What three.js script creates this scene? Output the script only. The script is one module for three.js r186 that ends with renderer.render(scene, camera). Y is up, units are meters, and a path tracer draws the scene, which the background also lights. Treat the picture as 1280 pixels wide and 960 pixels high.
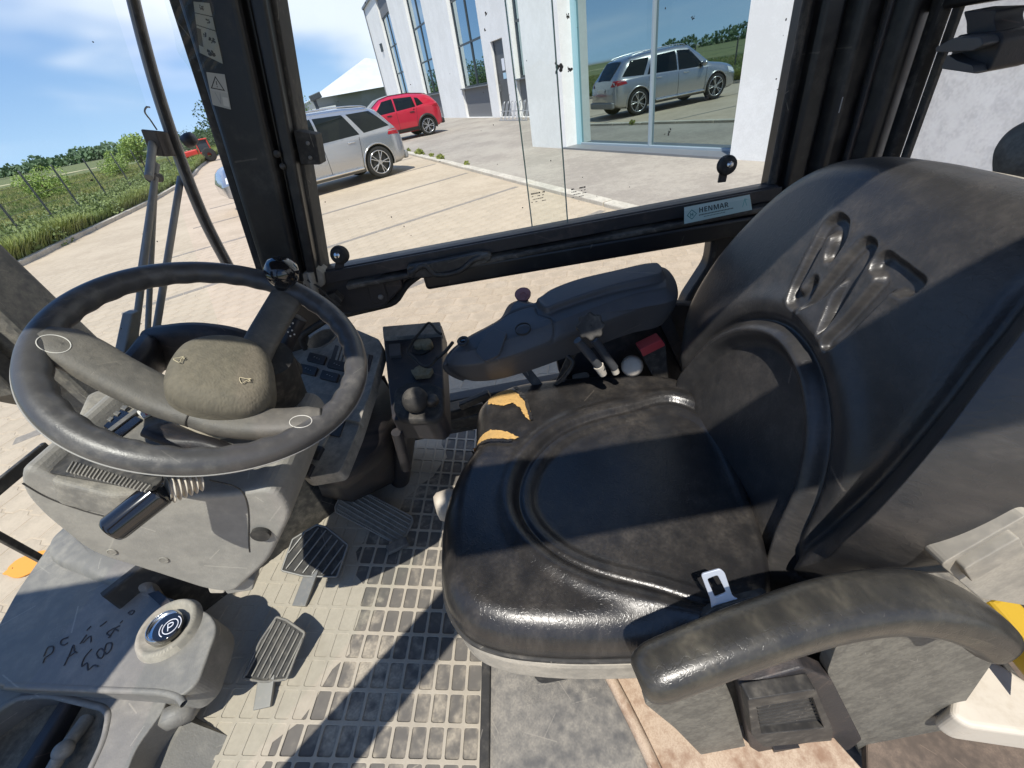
import * as THREE from 'three';
import { mergeGeometries, mergeVertices } from 'three/addons/utils/BufferGeometryUtils.js';
import { RoundedBoxGeometry } from 'three/addons/geometries/RoundedBoxGeometry.js';
import { Brush, Evaluator, SUBTRACTION } from 'three-bvh-csg';

const V = (x, y, z) => new THREE.Vector3(x, y, z);
const scene = new THREE.Scene();
// ---------- camera (metres, y up; the cab's nose points to -x, the camera looks to -z through the left door)
const FOCAL = 524, PITCH = -35.6 * Math.PI / 180, ROLL = -10.6 * Math.PI / 180, EYE = V(0, 1.40, 0);
const camera = new THREE.PerspectiveCamera(2 * Math.atan(480 / FOCAL) * 180 / Math.PI, 4 / 3, 0.02, 900);
camera.rotation.order = 'YXZ';
camera.rotation.set(PITCH, 0, ROLL);
camera.position.copy(EYE);
camera.updateMatrixWorld(true);
scene.add(camera);
// ---------- sun and sky
const SUN = V(-0.14, 1, 0.54).normalize();
const sun = new THREE.DirectionalLight(new THREE.Color(1, 0.95, 0.87), 4.6);
sun.position.copy(SUN).multiplyScalar(40); sun.target.position.set(0, 0, -6);
sun.position.add(sun.target.position);
sun.castShadow = true; sun.shadow.radius = 1.0; sun.shadow.mapSize.set(4096, 4096);
Object.assign(sun.shadow.camera, { left: -30, right: 30, top: 30, bottom: -30, near: 1, far: 120 });
scene.add(sun, sun.target);
const EXPOSURE = 1.30;
const renderer = new THREE.WebGLRenderer({ antialias: true });
renderer.setSize(1024, 768);
renderer.toneMapping = THREE.LinearToneMapping;
renderer.toneMappingExposure = EXPOSURE;
renderer.shadowMap.enabled = true;

// ---------- seeded noise
function rng(seed) { let a = seed >>> 0; return () => { a = (a + 0x6D2B79F5) | 0; let t = Math.imul(a ^ (a >>> 15), 1 | a); t = (t + Math.imul(t ^ (t >>> 7), 61 | t)) ^ t; return ((t ^ (t >>> 14)) >>> 0) / 4294967296; }; }
function hash2(x, y, s) { let h = Math.imul(x, 374761393) ^ Math.imul(y, 668265263) ^ Math.imul(s, 2147483647 - 1013); h = Math.imul(h ^ (h >>> 13), 1274126177); return ((h ^ (h >>> 16)) >>> 0) / 4294967296; }
const mod = (a, n) => ((a % n) + n) % n;
function vnoise(x, y, per, s) {            // periodic value noise, x and y in lattice cells
  const x0 = Math.floor(x), y0 = Math.floor(y), fx = x - x0, fy = y - y0;
  const u = fx * fx * (3 - 2 * fx), v = fy * fy * (3 - 2 * fy);
  const a = hash2(mod(x0, per), mod(y0, per), s), b = hash2(mod(x0 + 1, per), mod(y0, per), s), c = hash2(mod(x0, per), mod(y0 + 1, per), s), d = hash2(mod(x0 + 1, per), mod(y0 + 1, per), s);
  return a + (b - a) * u + (c - a) * v + (a - b - c + d) * u * v;
}
function fbm(u, v, base, oct, s) { let r = 0, w = 0.5, t = 0, per = base; for (let k = 0; k < oct; k++) { r += w * vnoise(u * per, v * per, per, s + k * 17); t += w; w *= 0.5; per *= 2; } return r / t; }
const ss = (a, b, x) => { const t = Math.min(1, Math.max(0, (x - a) / (b - a))); return t * t * (3 - 2 * t); };
const mix = (a, b, t) => a + (b - a) * t;
function sky() {
  const W = 1536, H = 768, d = new Float32Array(W * H * 4);
  for (let j = 0; j < H; j++) {
    const el = (j + 0.5) / H * Math.PI - Math.PI / 2, se = Math.sin(el);
    for (let i = 0; i < W; i++) {
      const az = (i + 0.5) / W * Math.PI * 2;
      const k = 4 * (j * W + i), e = Math.max(se, 0);
      const f = Math.pow(1 - e, 5.0);
      let r = mix(0.07, 0.42, f), g = mix(0.225, 0.62, f), b = mix(0.60, 0.86, f);
      // wispy and heaped clouds on a flat layer
      const cx = Math.cos(az) * Math.cos(el) / (e + 0.16), cy = Math.sin(az) * Math.cos(el) / (e + 0.16);
      const q = fbm(0.5 + cx * 0.047, 0.5 + cy * 0.047, 8, 6, 5), q2 = fbm(0.3 + cx * 0.11, 0.7 + cy * 0.047, 8, 5, 91);
      let c = ss(0.49, 0.66, q) * 0.9 + ss(0.48, 0.74, q2) * 0.32;
      c = Math.min(1, c) * ss(0.0, 0.05, e);
      const bright = 0.92 + 0.10 * q2;
      r = mix(r, 0.97 * bright, c * 0.85); g = mix(g, 1.0 * bright, c * 0.85); b = mix(b, 1.06 * bright, c * 0.85);
      if (se < 0) { r = 0.30; g = 0.27; b = 0.22; }
      d[k] = r * 0.95; d[k + 1] = g * 0.95; d[k + 2] = b * 0.95; d[k + 3] = 1;
    }
  }
  const t = new THREE.DataTexture(d, W, H, THREE.RGBAFormat, THREE.FloatType);
  t.mapping = THREE.EquirectangularReflectionMapping; t.magFilter = THREE.LinearFilter; t.minFilter = THREE.LinearFilter; t.wrapS = THREE.RepeatWrapping; t.needsUpdate = true;
  return t;
}
scene.background = sky(); scene.environment = scene.background;

// ---------- where a ray of the photograph's lens meets a plane of the place
const Q0 = camera.matrixWorld;
function ray(px, py) { return V((px - 640) / FOCAL, (480 - py) / FOCAL, -1).applyMatrix4(new THREE.Matrix4().extractRotation(Q0)); }
class Fr {                                 // a working plane: origin, two axes, normal
  constructor(o, e1, e2) { this.o = o; this.e1 = e1.clone().normalize(); this.n = new THREE.Vector3().crossVectors(e1, e2).normalize(); this.e2 = new THREE.Vector3().crossVectors(this.n, this.e1); this.m = new THREE.Matrix4().makeBasis(this.e1, this.e2, this.n).setPosition(o); }
  w(px, py) { const d = ray(px, py), t = this.o.clone().sub(EYE).dot(this.n) / d.dot(this.n); return d.multiplyScalar(t).add(EYE); }
  uv(px, py) { const p = this.w(px, py).sub(this.o); return new THREE.Vector2(p.dot(this.e1), p.dot(this.e2)); }
  at(u, v, h = 0) { return V(u, v, h).applyMatrix4(this.m); }
  up(h) { return new Fr(this.o.clone().addScaledVector(this.n, h), this.e1, this.e2); }
}
const FY = y => new Fr(V(0, y, 0), V(1, 0, 0), V(0, 0, -1));
const FZ = z => new Fr(V(0, 0, z), V(1, 0, 0), V(0, 1, 0));
const FX = x => new Fr(V(x, 0, 0), V(0, 0, 1), V(0, 1, 0));
const FXp = x => new Fr(V(x, 0, 0), V(0, 0, -1), V(0, 1, 0));
const PY = (px, py, y) => FY(y).w(px, py), PZ = (px, py, z) => FZ(z).w(px, py), PX = (px, py, x) => FX(x).w(px, py);

// ---------- geometry helpers
function fin(g, keepUV = false) {          // non-indexed, uv in metres by the face's main direction
  g = g.index ? g.toNonIndexed() : g;
  for (const k of Object.keys(g.attributes)) if (!['position', 'normal', 'uv'].includes(k)) g.deleteAttribute(k);
  if (!g.attributes.normal) g.computeVertexNormals();
  g.morphAttributes = {};
  if (keepUV && g.attributes.uv) return g;
  const p = g.attributes.position, n = g.attributes.normal, u = new Float32Array(p.count * 2);
  for (let i = 0; i < p.count; i += 3) {
    let nx = 0, ny = 0, nz = 0; for (let k = 0; k < 3; k++) { nx += Math.abs(n.getX(i + k)); ny += Math.abs(n.getY(i + k)); nz += Math.abs(n.getZ(i + k)); }
    for (let k = 0; k < 3; k++) {
      const x = p.getX(i + k), y = p.getY(i + k), z = p.getZ(i + k);
      const [a, b] = nx >= ny && nx >= nz ? [z, y] : ny >= nz ? [x, z] : [x, y];
      u[2 * (i + k)] = a; u[2 * (i + k) + 1] = b;
    }
  }
  g.setAttribute('uv', new THREE.BufferAttribute(u, 2));
  return g;
}
const numberOf = {};
function numbered(n) { const k = numberOf[n] = (numberOf[n] ?? -1) + 1; return k ? `${n}_${String(k).padStart(3, '0')}` : n; }
function mesh(name, geos, mat, parent, keepUV = false) {
  const list = (Array.isArray(geos) ? geos : [geos]).map(g => fin(g, keepUV));
  const m = new THREE.Mesh(list.length > 1 ? mergeGeometries(list) : list[0], mat);
  m.castShadow = m.receiveShadow = true;
  m.name = parent ? name : numbered(name);
  (parent || scene).add(m);
  return m;
}
function thing(name, label, category, group, pos) {
  const o = new THREE.Group(); o.name = numbered(name); o.userData = { label, category }; if (group) o.userData.group = group; if (pos) o.position.copy(pos); scene.add(o); return o;
}
function tag(o, label, category, group) { Object.assign(o.userData, { label, category }); if (group) o.userData.group = group; return o; }
function struct(o) { o.userData.kind = 'structure'; return o; }
function stuff(o, label, category) { o.userData.kind = 'stuff'; if (label) Object.assign(o.userData, { label, category }); return o; }
const M4 = () => new THREE.Matrix4();
function put(g, p, r = [0, 0, 0]) { return g.applyMatrix4(M4().compose(p, new THREE.Quaternion().setFromEuler(new THREE.Euler(...r)), V(1, 1, 1))); }
function rbox(w, h, d, p, r, rad = 0.004, seg = 2) { return put(new RoundedBoxGeometry(w, h, d, seg, Math.min(rad, w / 2.01, h / 2.01, d / 2.01)), p, r); }
function along(g, a, b) { const d = b.clone().sub(a), q = new THREE.Quaternion().setFromUnitVectors(V(0, 1, 0), d.clone().normalize()); return g.applyMatrix4(M4().compose(a.clone().add(b).multiplyScalar(0.5), q, V(1, 1, 1))); }
function rod(a, b, r, r2 = r, seg = 20) { return along(new THREE.CylinderGeometry(r2, r, a.distanceTo(b), seg, 1), a, b); }
function bar(a, b, w, d, side, rad = 0.003) {  // a rounded rectangular bar from a to b, 'side' = direction of its width
  const y = b.clone().sub(a), L = y.length(); y.normalize(); const z = new THREE.Vector3().crossVectors(side, y).normalize(), x = new THREE.Vector3().crossVectors(y, z);
  return new RoundedBoxGeometry(w, L, d, 2, Math.min(rad, w / 2.01, d / 2.01)).applyMatrix4(M4().makeBasis(x, y, z).setPosition(a.clone().add(b).multiplyScalar(0.5)));
}
function tube(pts, r, seg = 60, rs = 14, closed = false) { return new THREE.TubeGeometry(new THREE.CatmullRomCurve3(pts, closed), seg, r, rs, closed); }
function knobAt(p, axis, prof, seg = 40) { // lathe profile [[r, h], ...] standing on p along axis
  const g = new THREE.LatheGeometry(prof.map(q => new THREE.Vector2(q[0], q[1])), seg);
  return g.applyMatrix4(M4().compose(p, new THREE.Quaternion().setFromUnitVectors(V(0, 1, 0), axis.clone().normalize()), V(1, 1, 1)));
}
const shapeOf = pts => new THREE.Shape(pts.map(p => p.isVector2 ? p : new THREE.Vector2(p[0], p[1])));
function smoothPts(pts, n = 90) { return new THREE.CatmullRomCurve3(pts.map(p => V(p.x, p.y, 0)), true, 'centripetal').getSpacedPoints(n).slice(0, n).map(p => new THREE.Vector2(p.x, p.y)); }
function fitBevel(pts, b) {                // the largest inset up to b that turns no edge of the outline round
  const P = pts.map(p => p.isVector2 ? p : new THREE.Vector2(p[0], p[1])), n = P.length, s = THREE.ShapeUtils.isClockWise(P) ? -1 : 1;
  for (; b > 0.0004; b *= 0.82) {
    const q = P.map((p, i) => { const a = P[(i + n - 1) % n], c = P[(i + 1) % n], e = p.clone().sub(a), f = c.clone().sub(p); if (e.length() < 1e-7 || f.length() < 1e-7) return p; e.normalize(); f.normalize(); const m = new THREE.Vector2(-e.y - f.y, e.x + f.x).multiplyScalar(s), k = m.length(); if (k < 1e-3) return p; m.divideScalar(k); return p.clone().addScaledVector(m, b / Math.max(0.3, k / 2)); });
    let ok = true; for (let i = 0; i < n && ok; i++) { const d = P[(i + 1) % n].clone().sub(P[i]), g = q[(i + 1) % n].clone().sub(q[i]); if (d.length() > 1e-7 && d.dot(g) < 0) ok = false; }
    if (ok) return b;
  }
  return 0.0004;
}
function prism(fr, pts, depth, bevel = 0.004, holes = [], seg = 3) {   // pts in plane coordinates; top face on the plane, body below it
  if (bevel > 0) { bevel = fitBevel(pts, bevel); }
  const s = shapeOf(pts); for (const h of holes) s.holes.push(new THREE.Path(h.map(p => p.isVector2 ? p : new THREE.Vector2(p[0], p[1]))));
  const g = new THREE.ExtrudeGeometry(s, { depth: Math.max(depth - 2 * bevel, 1e-4), bevelEnabled: bevel > 0, bevelThickness: bevel, bevelSize: bevel, bevelOffset: -bevel, bevelSegments: seg, curveSegments: 8 });
  return g.translate(0, 0, -depth + bevel).applyMatrix4(fr.m);
}
const pxs = (fr, list) => list.map(p => fr.uv(p[0], p[1]));
function roundPoly(pts, r, n = 5) {        // round the corners of a polygon of Vector2
  const out = [], L = pts.length;
  for (let i = 0; i < L; i++) {
    const p = pts[i], a = pts[(i + L - 1) % L], b = pts[(i + 1) % L], da = a.clone().sub(p), db = b.clone().sub(p);
    const k = Math.min(r, da.length() * 0.45, db.length() * 0.45), p0 = p.clone().addScaledVector(da.normalize(), k), p1 = p.clone().addScaledVector(db.normalize(), k);
    for (let j = 0; j <= n; j++) { const t = j / n; out.push(new THREE.Vector2((1 - t) * (1 - t) * p0.x + 2 * t * (1 - t) * p.x + t * t * p1.x, (1 - t) * (1 - t) * p0.y + 2 * t * (1 - t) * p.y + t * t * p1.y)); }
  }
  return out;
}
const v2 = l => l.map(p => new THREE.Vector2(p[0], p[1]));
const rrect = (x0, y0, x1, y1, r, n = 5) => roundPoly(v2([[x0, y0], [x1, y0], [x1, y1], [x0, y1]]), r, n);
function segDist(x, y, l, closed) { let d = 1e9; for (let i = 0; i < l.length - (closed ? 0 : 1); i++) { const a = l[i], b = l[(i + 1) % l.length], ex = b.x - a.x, ey = b.y - a.y, t = Math.max(0, Math.min(1, ((x - a.x) * ex + (y - a.y) * ey) / (ex * ex + ey * ey + 1e-12))); d = Math.min(d, Math.hypot(x - a.x - t * ex, y - a.y - t * ey)); } return d; }
function inside(x, y, l) { let c = false; for (let i = 0, j = l.length - 1; i < l.length; j = i++) if ((l[i].y > y) !== (l[j].y > y) && x < (l[j].x - l[i].x) * (y - l[i].y) / (l[j].y - l[i].y) + l[i].x) c = !c; return c; }
const sdist = (x, y, l) => (inside(x, y, l) ? -1 : 1) * segDist(x, y, l, true);
// upholstered body: an outline on a plane, crowned, with rounded edges and a height function for its modelling
function pillow(fr, outline, { n = 320, rings = 120, crown = 0.01, edge = 0.03, thick = 0.08, inset = 0, c = null, h = () => 0, hEdge = null }) {
  const o = smoothPts(outline, n); if (!c) { c = new THREE.Vector2(); o.forEach(p => c.add(p)); c.multiplyScalar(1 / n); }
  const pos = [], uv = [], idx = [], under = 14, total = rings + under;
  for (let r = 0; r <= total; r++) for (let i = 0; i < n; i++) {
    const p = o[i], L = Math.hypot(p.x - c.x, p.y - c.y);
    const s = r >= rings ? 1 : 1 - Math.pow(1 - r / rings, 1.35) * 1;
    let x = c.x + (p.x - c.x) * s, y = c.y + (p.y - c.y) * s, z;
    if (r < rings) {
      const d = (1 - s) * L; z = crown * (1 - s * s) + h(x, y, d);
      if (d < edge) z -= edge * (1 - Math.sqrt(Math.max(0, 1 - (1 - d / edge) ** 2)));
    } else {
      const t = (r - rings) / under; z = mix(-edge + h(x, y, 0), -thick, t); const k = 1 - inset * t * t; x = c.x + (x - c.x) * k; y = c.y + (y - c.y) * k;
    }
    const q = fr.at(x, y, z); pos.push(q.x, q.y, q.z); uv.push(x + (r > rings ? (r - rings) * thick / under : 0), y + (r > rings ? (r - rings) * thick / under : 0));
    if (r < total) { const a = r * n + i, b = r * n + (i + 1) % n; idx.push(a, a + n, b, b, a + n, b + n); }
  }
  const g = new THREE.BufferGeometry(); g.setAttribute('position', new THREE.Float32BufferAttribute(pos, 3)); g.setAttribute('uv', new THREE.Float32BufferAttribute(uv, 2)); g.setIndex(idx); g.computeVertexNormals();
  return g;
}
// a ribbon-like solid swept along a curve with a super-elliptic section; axes: 'side' gives the width direction
function sweep(pts, prof, side, seg = 80, rs = 28, pow = 2.6) { // prof(t) -> [halfWidth, halfHeight]
  const cv = new THREE.CatmullRomCurve3(pts), pos = [], uv = [], idx = []; let len = cv.getLength();
  for (let i = 0; i <= seg; i++) {
    const t = i / seg, p = cv.getPointAt(t), T = cv.getTangentAt(t), S = (typeof side === 'function' ? side(t) : side).clone(); S.addScaledVector(T, -S.dot(T)).normalize(); const U = new THREE.Vector3().crossVectors(S, T).normalize(); const [a, b] = prof(t);
    for (let k = 0; k <= rs; k++) { const w = k / rs * Math.PI * 2, cs = Math.cos(w), sn = Math.sin(w); const q = p.clone().addScaledVector(S, a * Math.sign(cs) * Math.abs(cs) ** (2 / pow)).addScaledVector(U, b * Math.sign(sn) * Math.abs(sn) ** (2 / pow)); pos.push(q.x, q.y, q.z); uv.push(k / rs * 2 * (a + b) * 1.6, t * len); }
  }
  const R = rs + 1;
  for (let i = 0; i < seg; i++) for (let k = 0; k < rs; k++) { const a = i * R + k; idx.push(a, a + R, a + 1, a + 1, a + R, a + R + 1); }
  for (const [i, f] of [[0, 1], [seg, -1]]) { const c = pos.length / 3, p = cv.getPointAt(i / seg); pos.push(p.x, p.y, p.z); uv.push(0, 0); for (let k = 0; k < rs; k++) { const a = i * R + k; f > 0 ? idx.push(c, a, a + 1) : idx.push(c, a + 1, a); } }
  const g = new THREE.BufferGeometry(); g.setAttribute('position', new THREE.Float32BufferAttribute(pos, 3)); g.setAttribute('uv', new THREE.Float32BufferAttribute(uv, 2)); g.setIndex(idx); g.computeVertexNormals(); return g;
}
// closed solid between stacked rings of 3D points (same count)
function loft(rings, smooth = true) {
  const n = rings[0].length, pos = [], idx = [];
  rings.forEach(r => r.forEach(p => pos.push(p.x, p.y, p.z)));
  for (let j = 0; j < rings.length - 1; j++) for (let i = 0; i < n; i++) { const a = j * n + i, b = j * n + (i + 1) % n; idx.push(a, b, a + n, b, b + n, a + n); }
  for (const [j, f] of [[0, 1], [rings.length - 1, 0]]) { const c = pos.length / 3, m = rings[j].reduce((s, p) => s.add(p), V(0, 0, 0)).multiplyScalar(1 / n); pos.push(m.x, m.y, m.z); for (let i = 0; i < n; i++) { const a = j * n + i, b = j * n + (i + 1) % n; f ? idx.push(c, b, a) : idx.push(c, a, b); } }
  let g = new THREE.BufferGeometry(); g.setAttribute('position', new THREE.Float32BufferAttribute(pos, 3)); g.setIndex(idx); if (!smooth) g = g.toNonIndexed(); g.computeVertexNormals(); return g;
}

// ---------- procedural materials (uv in metres)
function texOf(size, tile, fn, srgb, channels = 3) {
  const d = new Uint8Array(size * size * 4);
  for (let j = 0; j < size; j++) for (let i = 0; i < size; i++) { const r = fn((i + 0.5) / size, (j + 0.5) / size), k = 4 * (j * size + i); if (typeof r === 'number') d[k] = d[k + 1] = d[k + 2] = Math.max(0, Math.min(255, r * 255)); else for (let c = 0; c < 3; c++) { const v = Math.max(0, r[c]); d[k + c] = Math.min(255, 255 * (srgb ? (v <= 0.0031308 ? 12.92 * v : 1.055 * Math.pow(v, 1 / 2.4) - 0.055) : v)); } d[k + 3] = 255; }
  const t = new THREE.DataTexture(d, size, size, THREE.RGBAFormat); t.wrapS = t.wrapT = THREE.RepeatWrapping; t.magFilter = THREE.LinearFilter; t.minFilter = THREE.LinearMipmapLinearFilter; t.generateMipmaps = true; if (srgb) t.colorSpace = THREE.SRGBColorSpace; t.repeat.set(1 / tile, 1 / tile); t.needsUpdate = true; return t;
}
const lerp3 = (a, b, t) => [mix(a[0], b[0], t), mix(a[1], b[1], t), mix(a[2], b[2], t)];
// a base with settled dust in grainy patches, scuffs and pale scratches
function dusty({ base, dust = [0.30, 0.265, 0.21], cover = 0.5, soft = 0.22, film = 0.1, rough = 0.5, dustRough = 0.9, tile = 0.5, seed = 1, bump = 0, scratches = 14, size = 512, metal = 0, grain = 0.35, amt = 0.62 }) {
  const sc = [], R = rng(seed * 97 + 5); for (let i = 0; i < scratches; i++) { const x = R(), y = R(), a = R() * 6.28, l = 0.03 + R() * 0.12; sc.push([v2([[x, y], [x + Math.cos(a) * l, y + Math.sin(a) * l]]), 0.0012 + R() * 0.0015, 0.2 + R() * 0.5]); }
  const cov = (u, v) => { const q = fbm(u, v, 5, 6, seed), f = fbm(u, v, 32, 4, seed + 31); let c = ss(1 - cover - soft, 1 - cover + soft, q * 0.6 + 0.4 * f); c *= 1 - grain + grain * 2 * vnoise(u * 190, v * 190, 190, seed + 7); return Math.min(1, film * (0.6 + 0.8 * f) + amt * c * (1 - film)); };
  const map = texOf(size, tile, (u, v) => { let c = lerp3(base, dust, cov(u, v)); for (const s of sc) { const d = segDist(u, v, s[0]); if (d < s[1]) c = lerp3(c, dust, s[2]); } return c; }, true);
  const rm = texOf(256, tile, (u, v) => { const r = mix(rough, dustRough, cov(u, v)); return [0, r, 1]; }, false);
  const m = new THREE.MeshStandardMaterial({ map, roughness: 1, roughnessMap: rm, metalness: metal });
  if (bump) { m.bumpMap = texOf(256, tile / 4, (u, v) => 0.5 * fbm(u, v, 24, 3, seed + 77) + 0.5 * fbm(u, v, 64, 2, seed + 78), false); m.bumpScale = bump; }
  return m;
}
const plain = (c, rough = 0.5, metal = 0, extra = {}) => new THREE.MeshPhysicalMaterial(Object.assign({ color: new THREE.Color().setRGB(...c), roughness: rough, metalness: metal }, extra));
// ================= OUTSIDE: ground, building, cars, verge
const concreteTex = (seed, a, b, tile) => texOf(512, tile, (u, v) => { const q = 0.5 * fbm(u, v, 5, 6, seed) + 0.3 * fbm(u, v, 40, 3, seed + 9) + 0.2 * vnoise(u * 200, v * 200, 200, seed + 3); return lerp3(a, b, ss(0.3, 0.7, q)); }, true);
const yardMat = new THREE.MeshStandardMaterial({ map: concreteTex(3, [0.385, 0.31, 0.225], [0.47, 0.385, 0.285], 2.3), roughness: 0.93 });
const sandMat = new THREE.MeshStandardMaterial({ map: concreteTex(4, [0.33, 0.265, 0.195], [0.42, 0.345, 0.255], 1.1), roughness: 1 });
const apronMat = new THREE.MeshStandardMaterial({ map: concreteTex(6, [0.27, 0.235, 0.20], [0.36, 0.32, 0.27], 3.1), roughness: 0.95 });
const kerbMat = new THREE.MeshStandardMaterial({ map: concreteTex(8, [0.40, 0.36, 0.30], [0.55, 0.50, 0.42], 0.8), roughness: 0.95 });
const soilMat = new THREE.MeshStandardMaterial({ map: texOf(512, 7, (u, v) => { const q = fbm(u, v, 6, 6, 21), f = fbm(u, v, 60, 3, 22); return lerp3(lerp3([0.045, 0.075, 0.018], [0.16, 0.17, 0.055], ss(0.35, 0.65, q)), [0.20, 0.19, 0.08], 0.5 * ss(0.5, 0.75, f)); }, true), roughness: 1 });
const stripMat = new THREE.MeshStandardMaterial({ map: concreteTex(11, [0.20, 0.175, 0.15], [0.29, 0.255, 0.215], 0.7), roughness: 0.95 });
// terrain to the horizon (field), the beige yard, the grey apron by the building
const U = V(0.3, 0, 0.954).normalize(), N = V(-0.954, 0, 0.3).normalize(), O = V(2.1, 0, -10.8);
const inB = (u, y, n) => O.clone().addScaledVector(U, u).addScaledVector(N, n).setY(y);
struct(mesh('terrain', new THREE.CircleGeometry(760, 64).rotateX(-Math.PI / 2).translate(0, -0.045, 0), soilMat));
const FG = FY(0);
const gp = (x, z) => new THREE.Vector2(x, -z);
const verge = [[-6.5, 6], [-8.1, -5.5], [-8.51, -8.64], [-8.85, -10.04], [-9.9, -14.65], [-12.2, -21.5], [-15.96, -30.1], [-21, -43], [-30, -64]];
const kerbA = V(-9.0, 0, -36.0), kerbB = V(3.35, 0, 0.0);            // kerb line between yard and apron
const yard = mesh('yard', prism(FG, [gp(kerbB.x + 2, 7), gp(kerbB.x, kerbB.z), gp(kerbA.x, kerbA.z), gp(-14, -66), ...verge.slice().reverse().map(p => gp(p[0], p[1]))].reverse(), 0.04, 0), yardMat);
struct(yard);
struct(mesh('apron', prism(FG.up(0.006), [gp(kerbA.x, kerbA.z), gp(kerbB.x, kerbB.z), gp(kerbB.x + 2, 7), gp(24, 7), gp(24, -70), gp(-14, -66)].reverse(), 0.04, 0), apronMat));
// kerb stones between yard and apron, one by one
{
  const kd = kerbB.clone().sub(kerbA).normalize(), kerb = new THREE.Group(); kerb.name = 'kerb'; struct(kerb); scene.add(kerb);
  const R = rng(40), L = kerbA.distanceTo(kerbB), g0 = fin(new RoundedBoxGeometry(0.15, 0.12, 0.985, 2, 0.012)), g1 = fin(new RoundedBoxGeometry(0.152, 0.12, 0.98, 2, 0.02));
  const q = new THREE.Quaternion().setFromUnitVectors(V(0, 0, 1), kd);
  for (let s = 12, k = 0; s < L; s += 1.0, k++) { const m = new THREE.Mesh(k % 3 ? g0 : g1, kerbMat); m.name = 'kerb_stone'; m.castShadow = m.receiveShadow = true; m.quaternion.copy(q); m.position.copy(kerbA).addScaledVector(kd, s); m.position.y = -0.012 + R() * 0.008; m.rotation.z += (R() - 0.5) * 0.02; kerb.add(m); }
  // rows of darker stones that mark the parking bays
  const bays = new THREE.Group(); bays.name = 'parking_line'; struct(bays); scene.add(bays);
  const bd = V(-0.86, 0, 0.50).normalize(), gs = fin(new RoundedBoxGeometry(0.196, 0.03, 0.096, 1, 0.004));
  const qb = new THREE.Quaternion().setFromUnitVectors(V(1, 0, 0), bd);
  const stones = [];
  for (const s0 of [0, -2.35, -4.7, 2.35, -7.05]) {
    const a = V(0.62, 0, -7.25).addScaledVector(kd, s0);
    for (let s = 0.05; s < 5.4; s += 0.2) { const m = M4().compose(a.clone().addScaledVector(bd, s).setY(-0.0105 + R() * 0.001), qb, V(1, 1, 1)); stones.push(gs.clone().applyMatrix4(m)); }
  }
  const line = new THREE.Mesh(mergeGeometries(stones), stripMat); line.name = 'marking_stone'; line.receiveShadow = true; stuff(line); bays.add(line);
}
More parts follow.
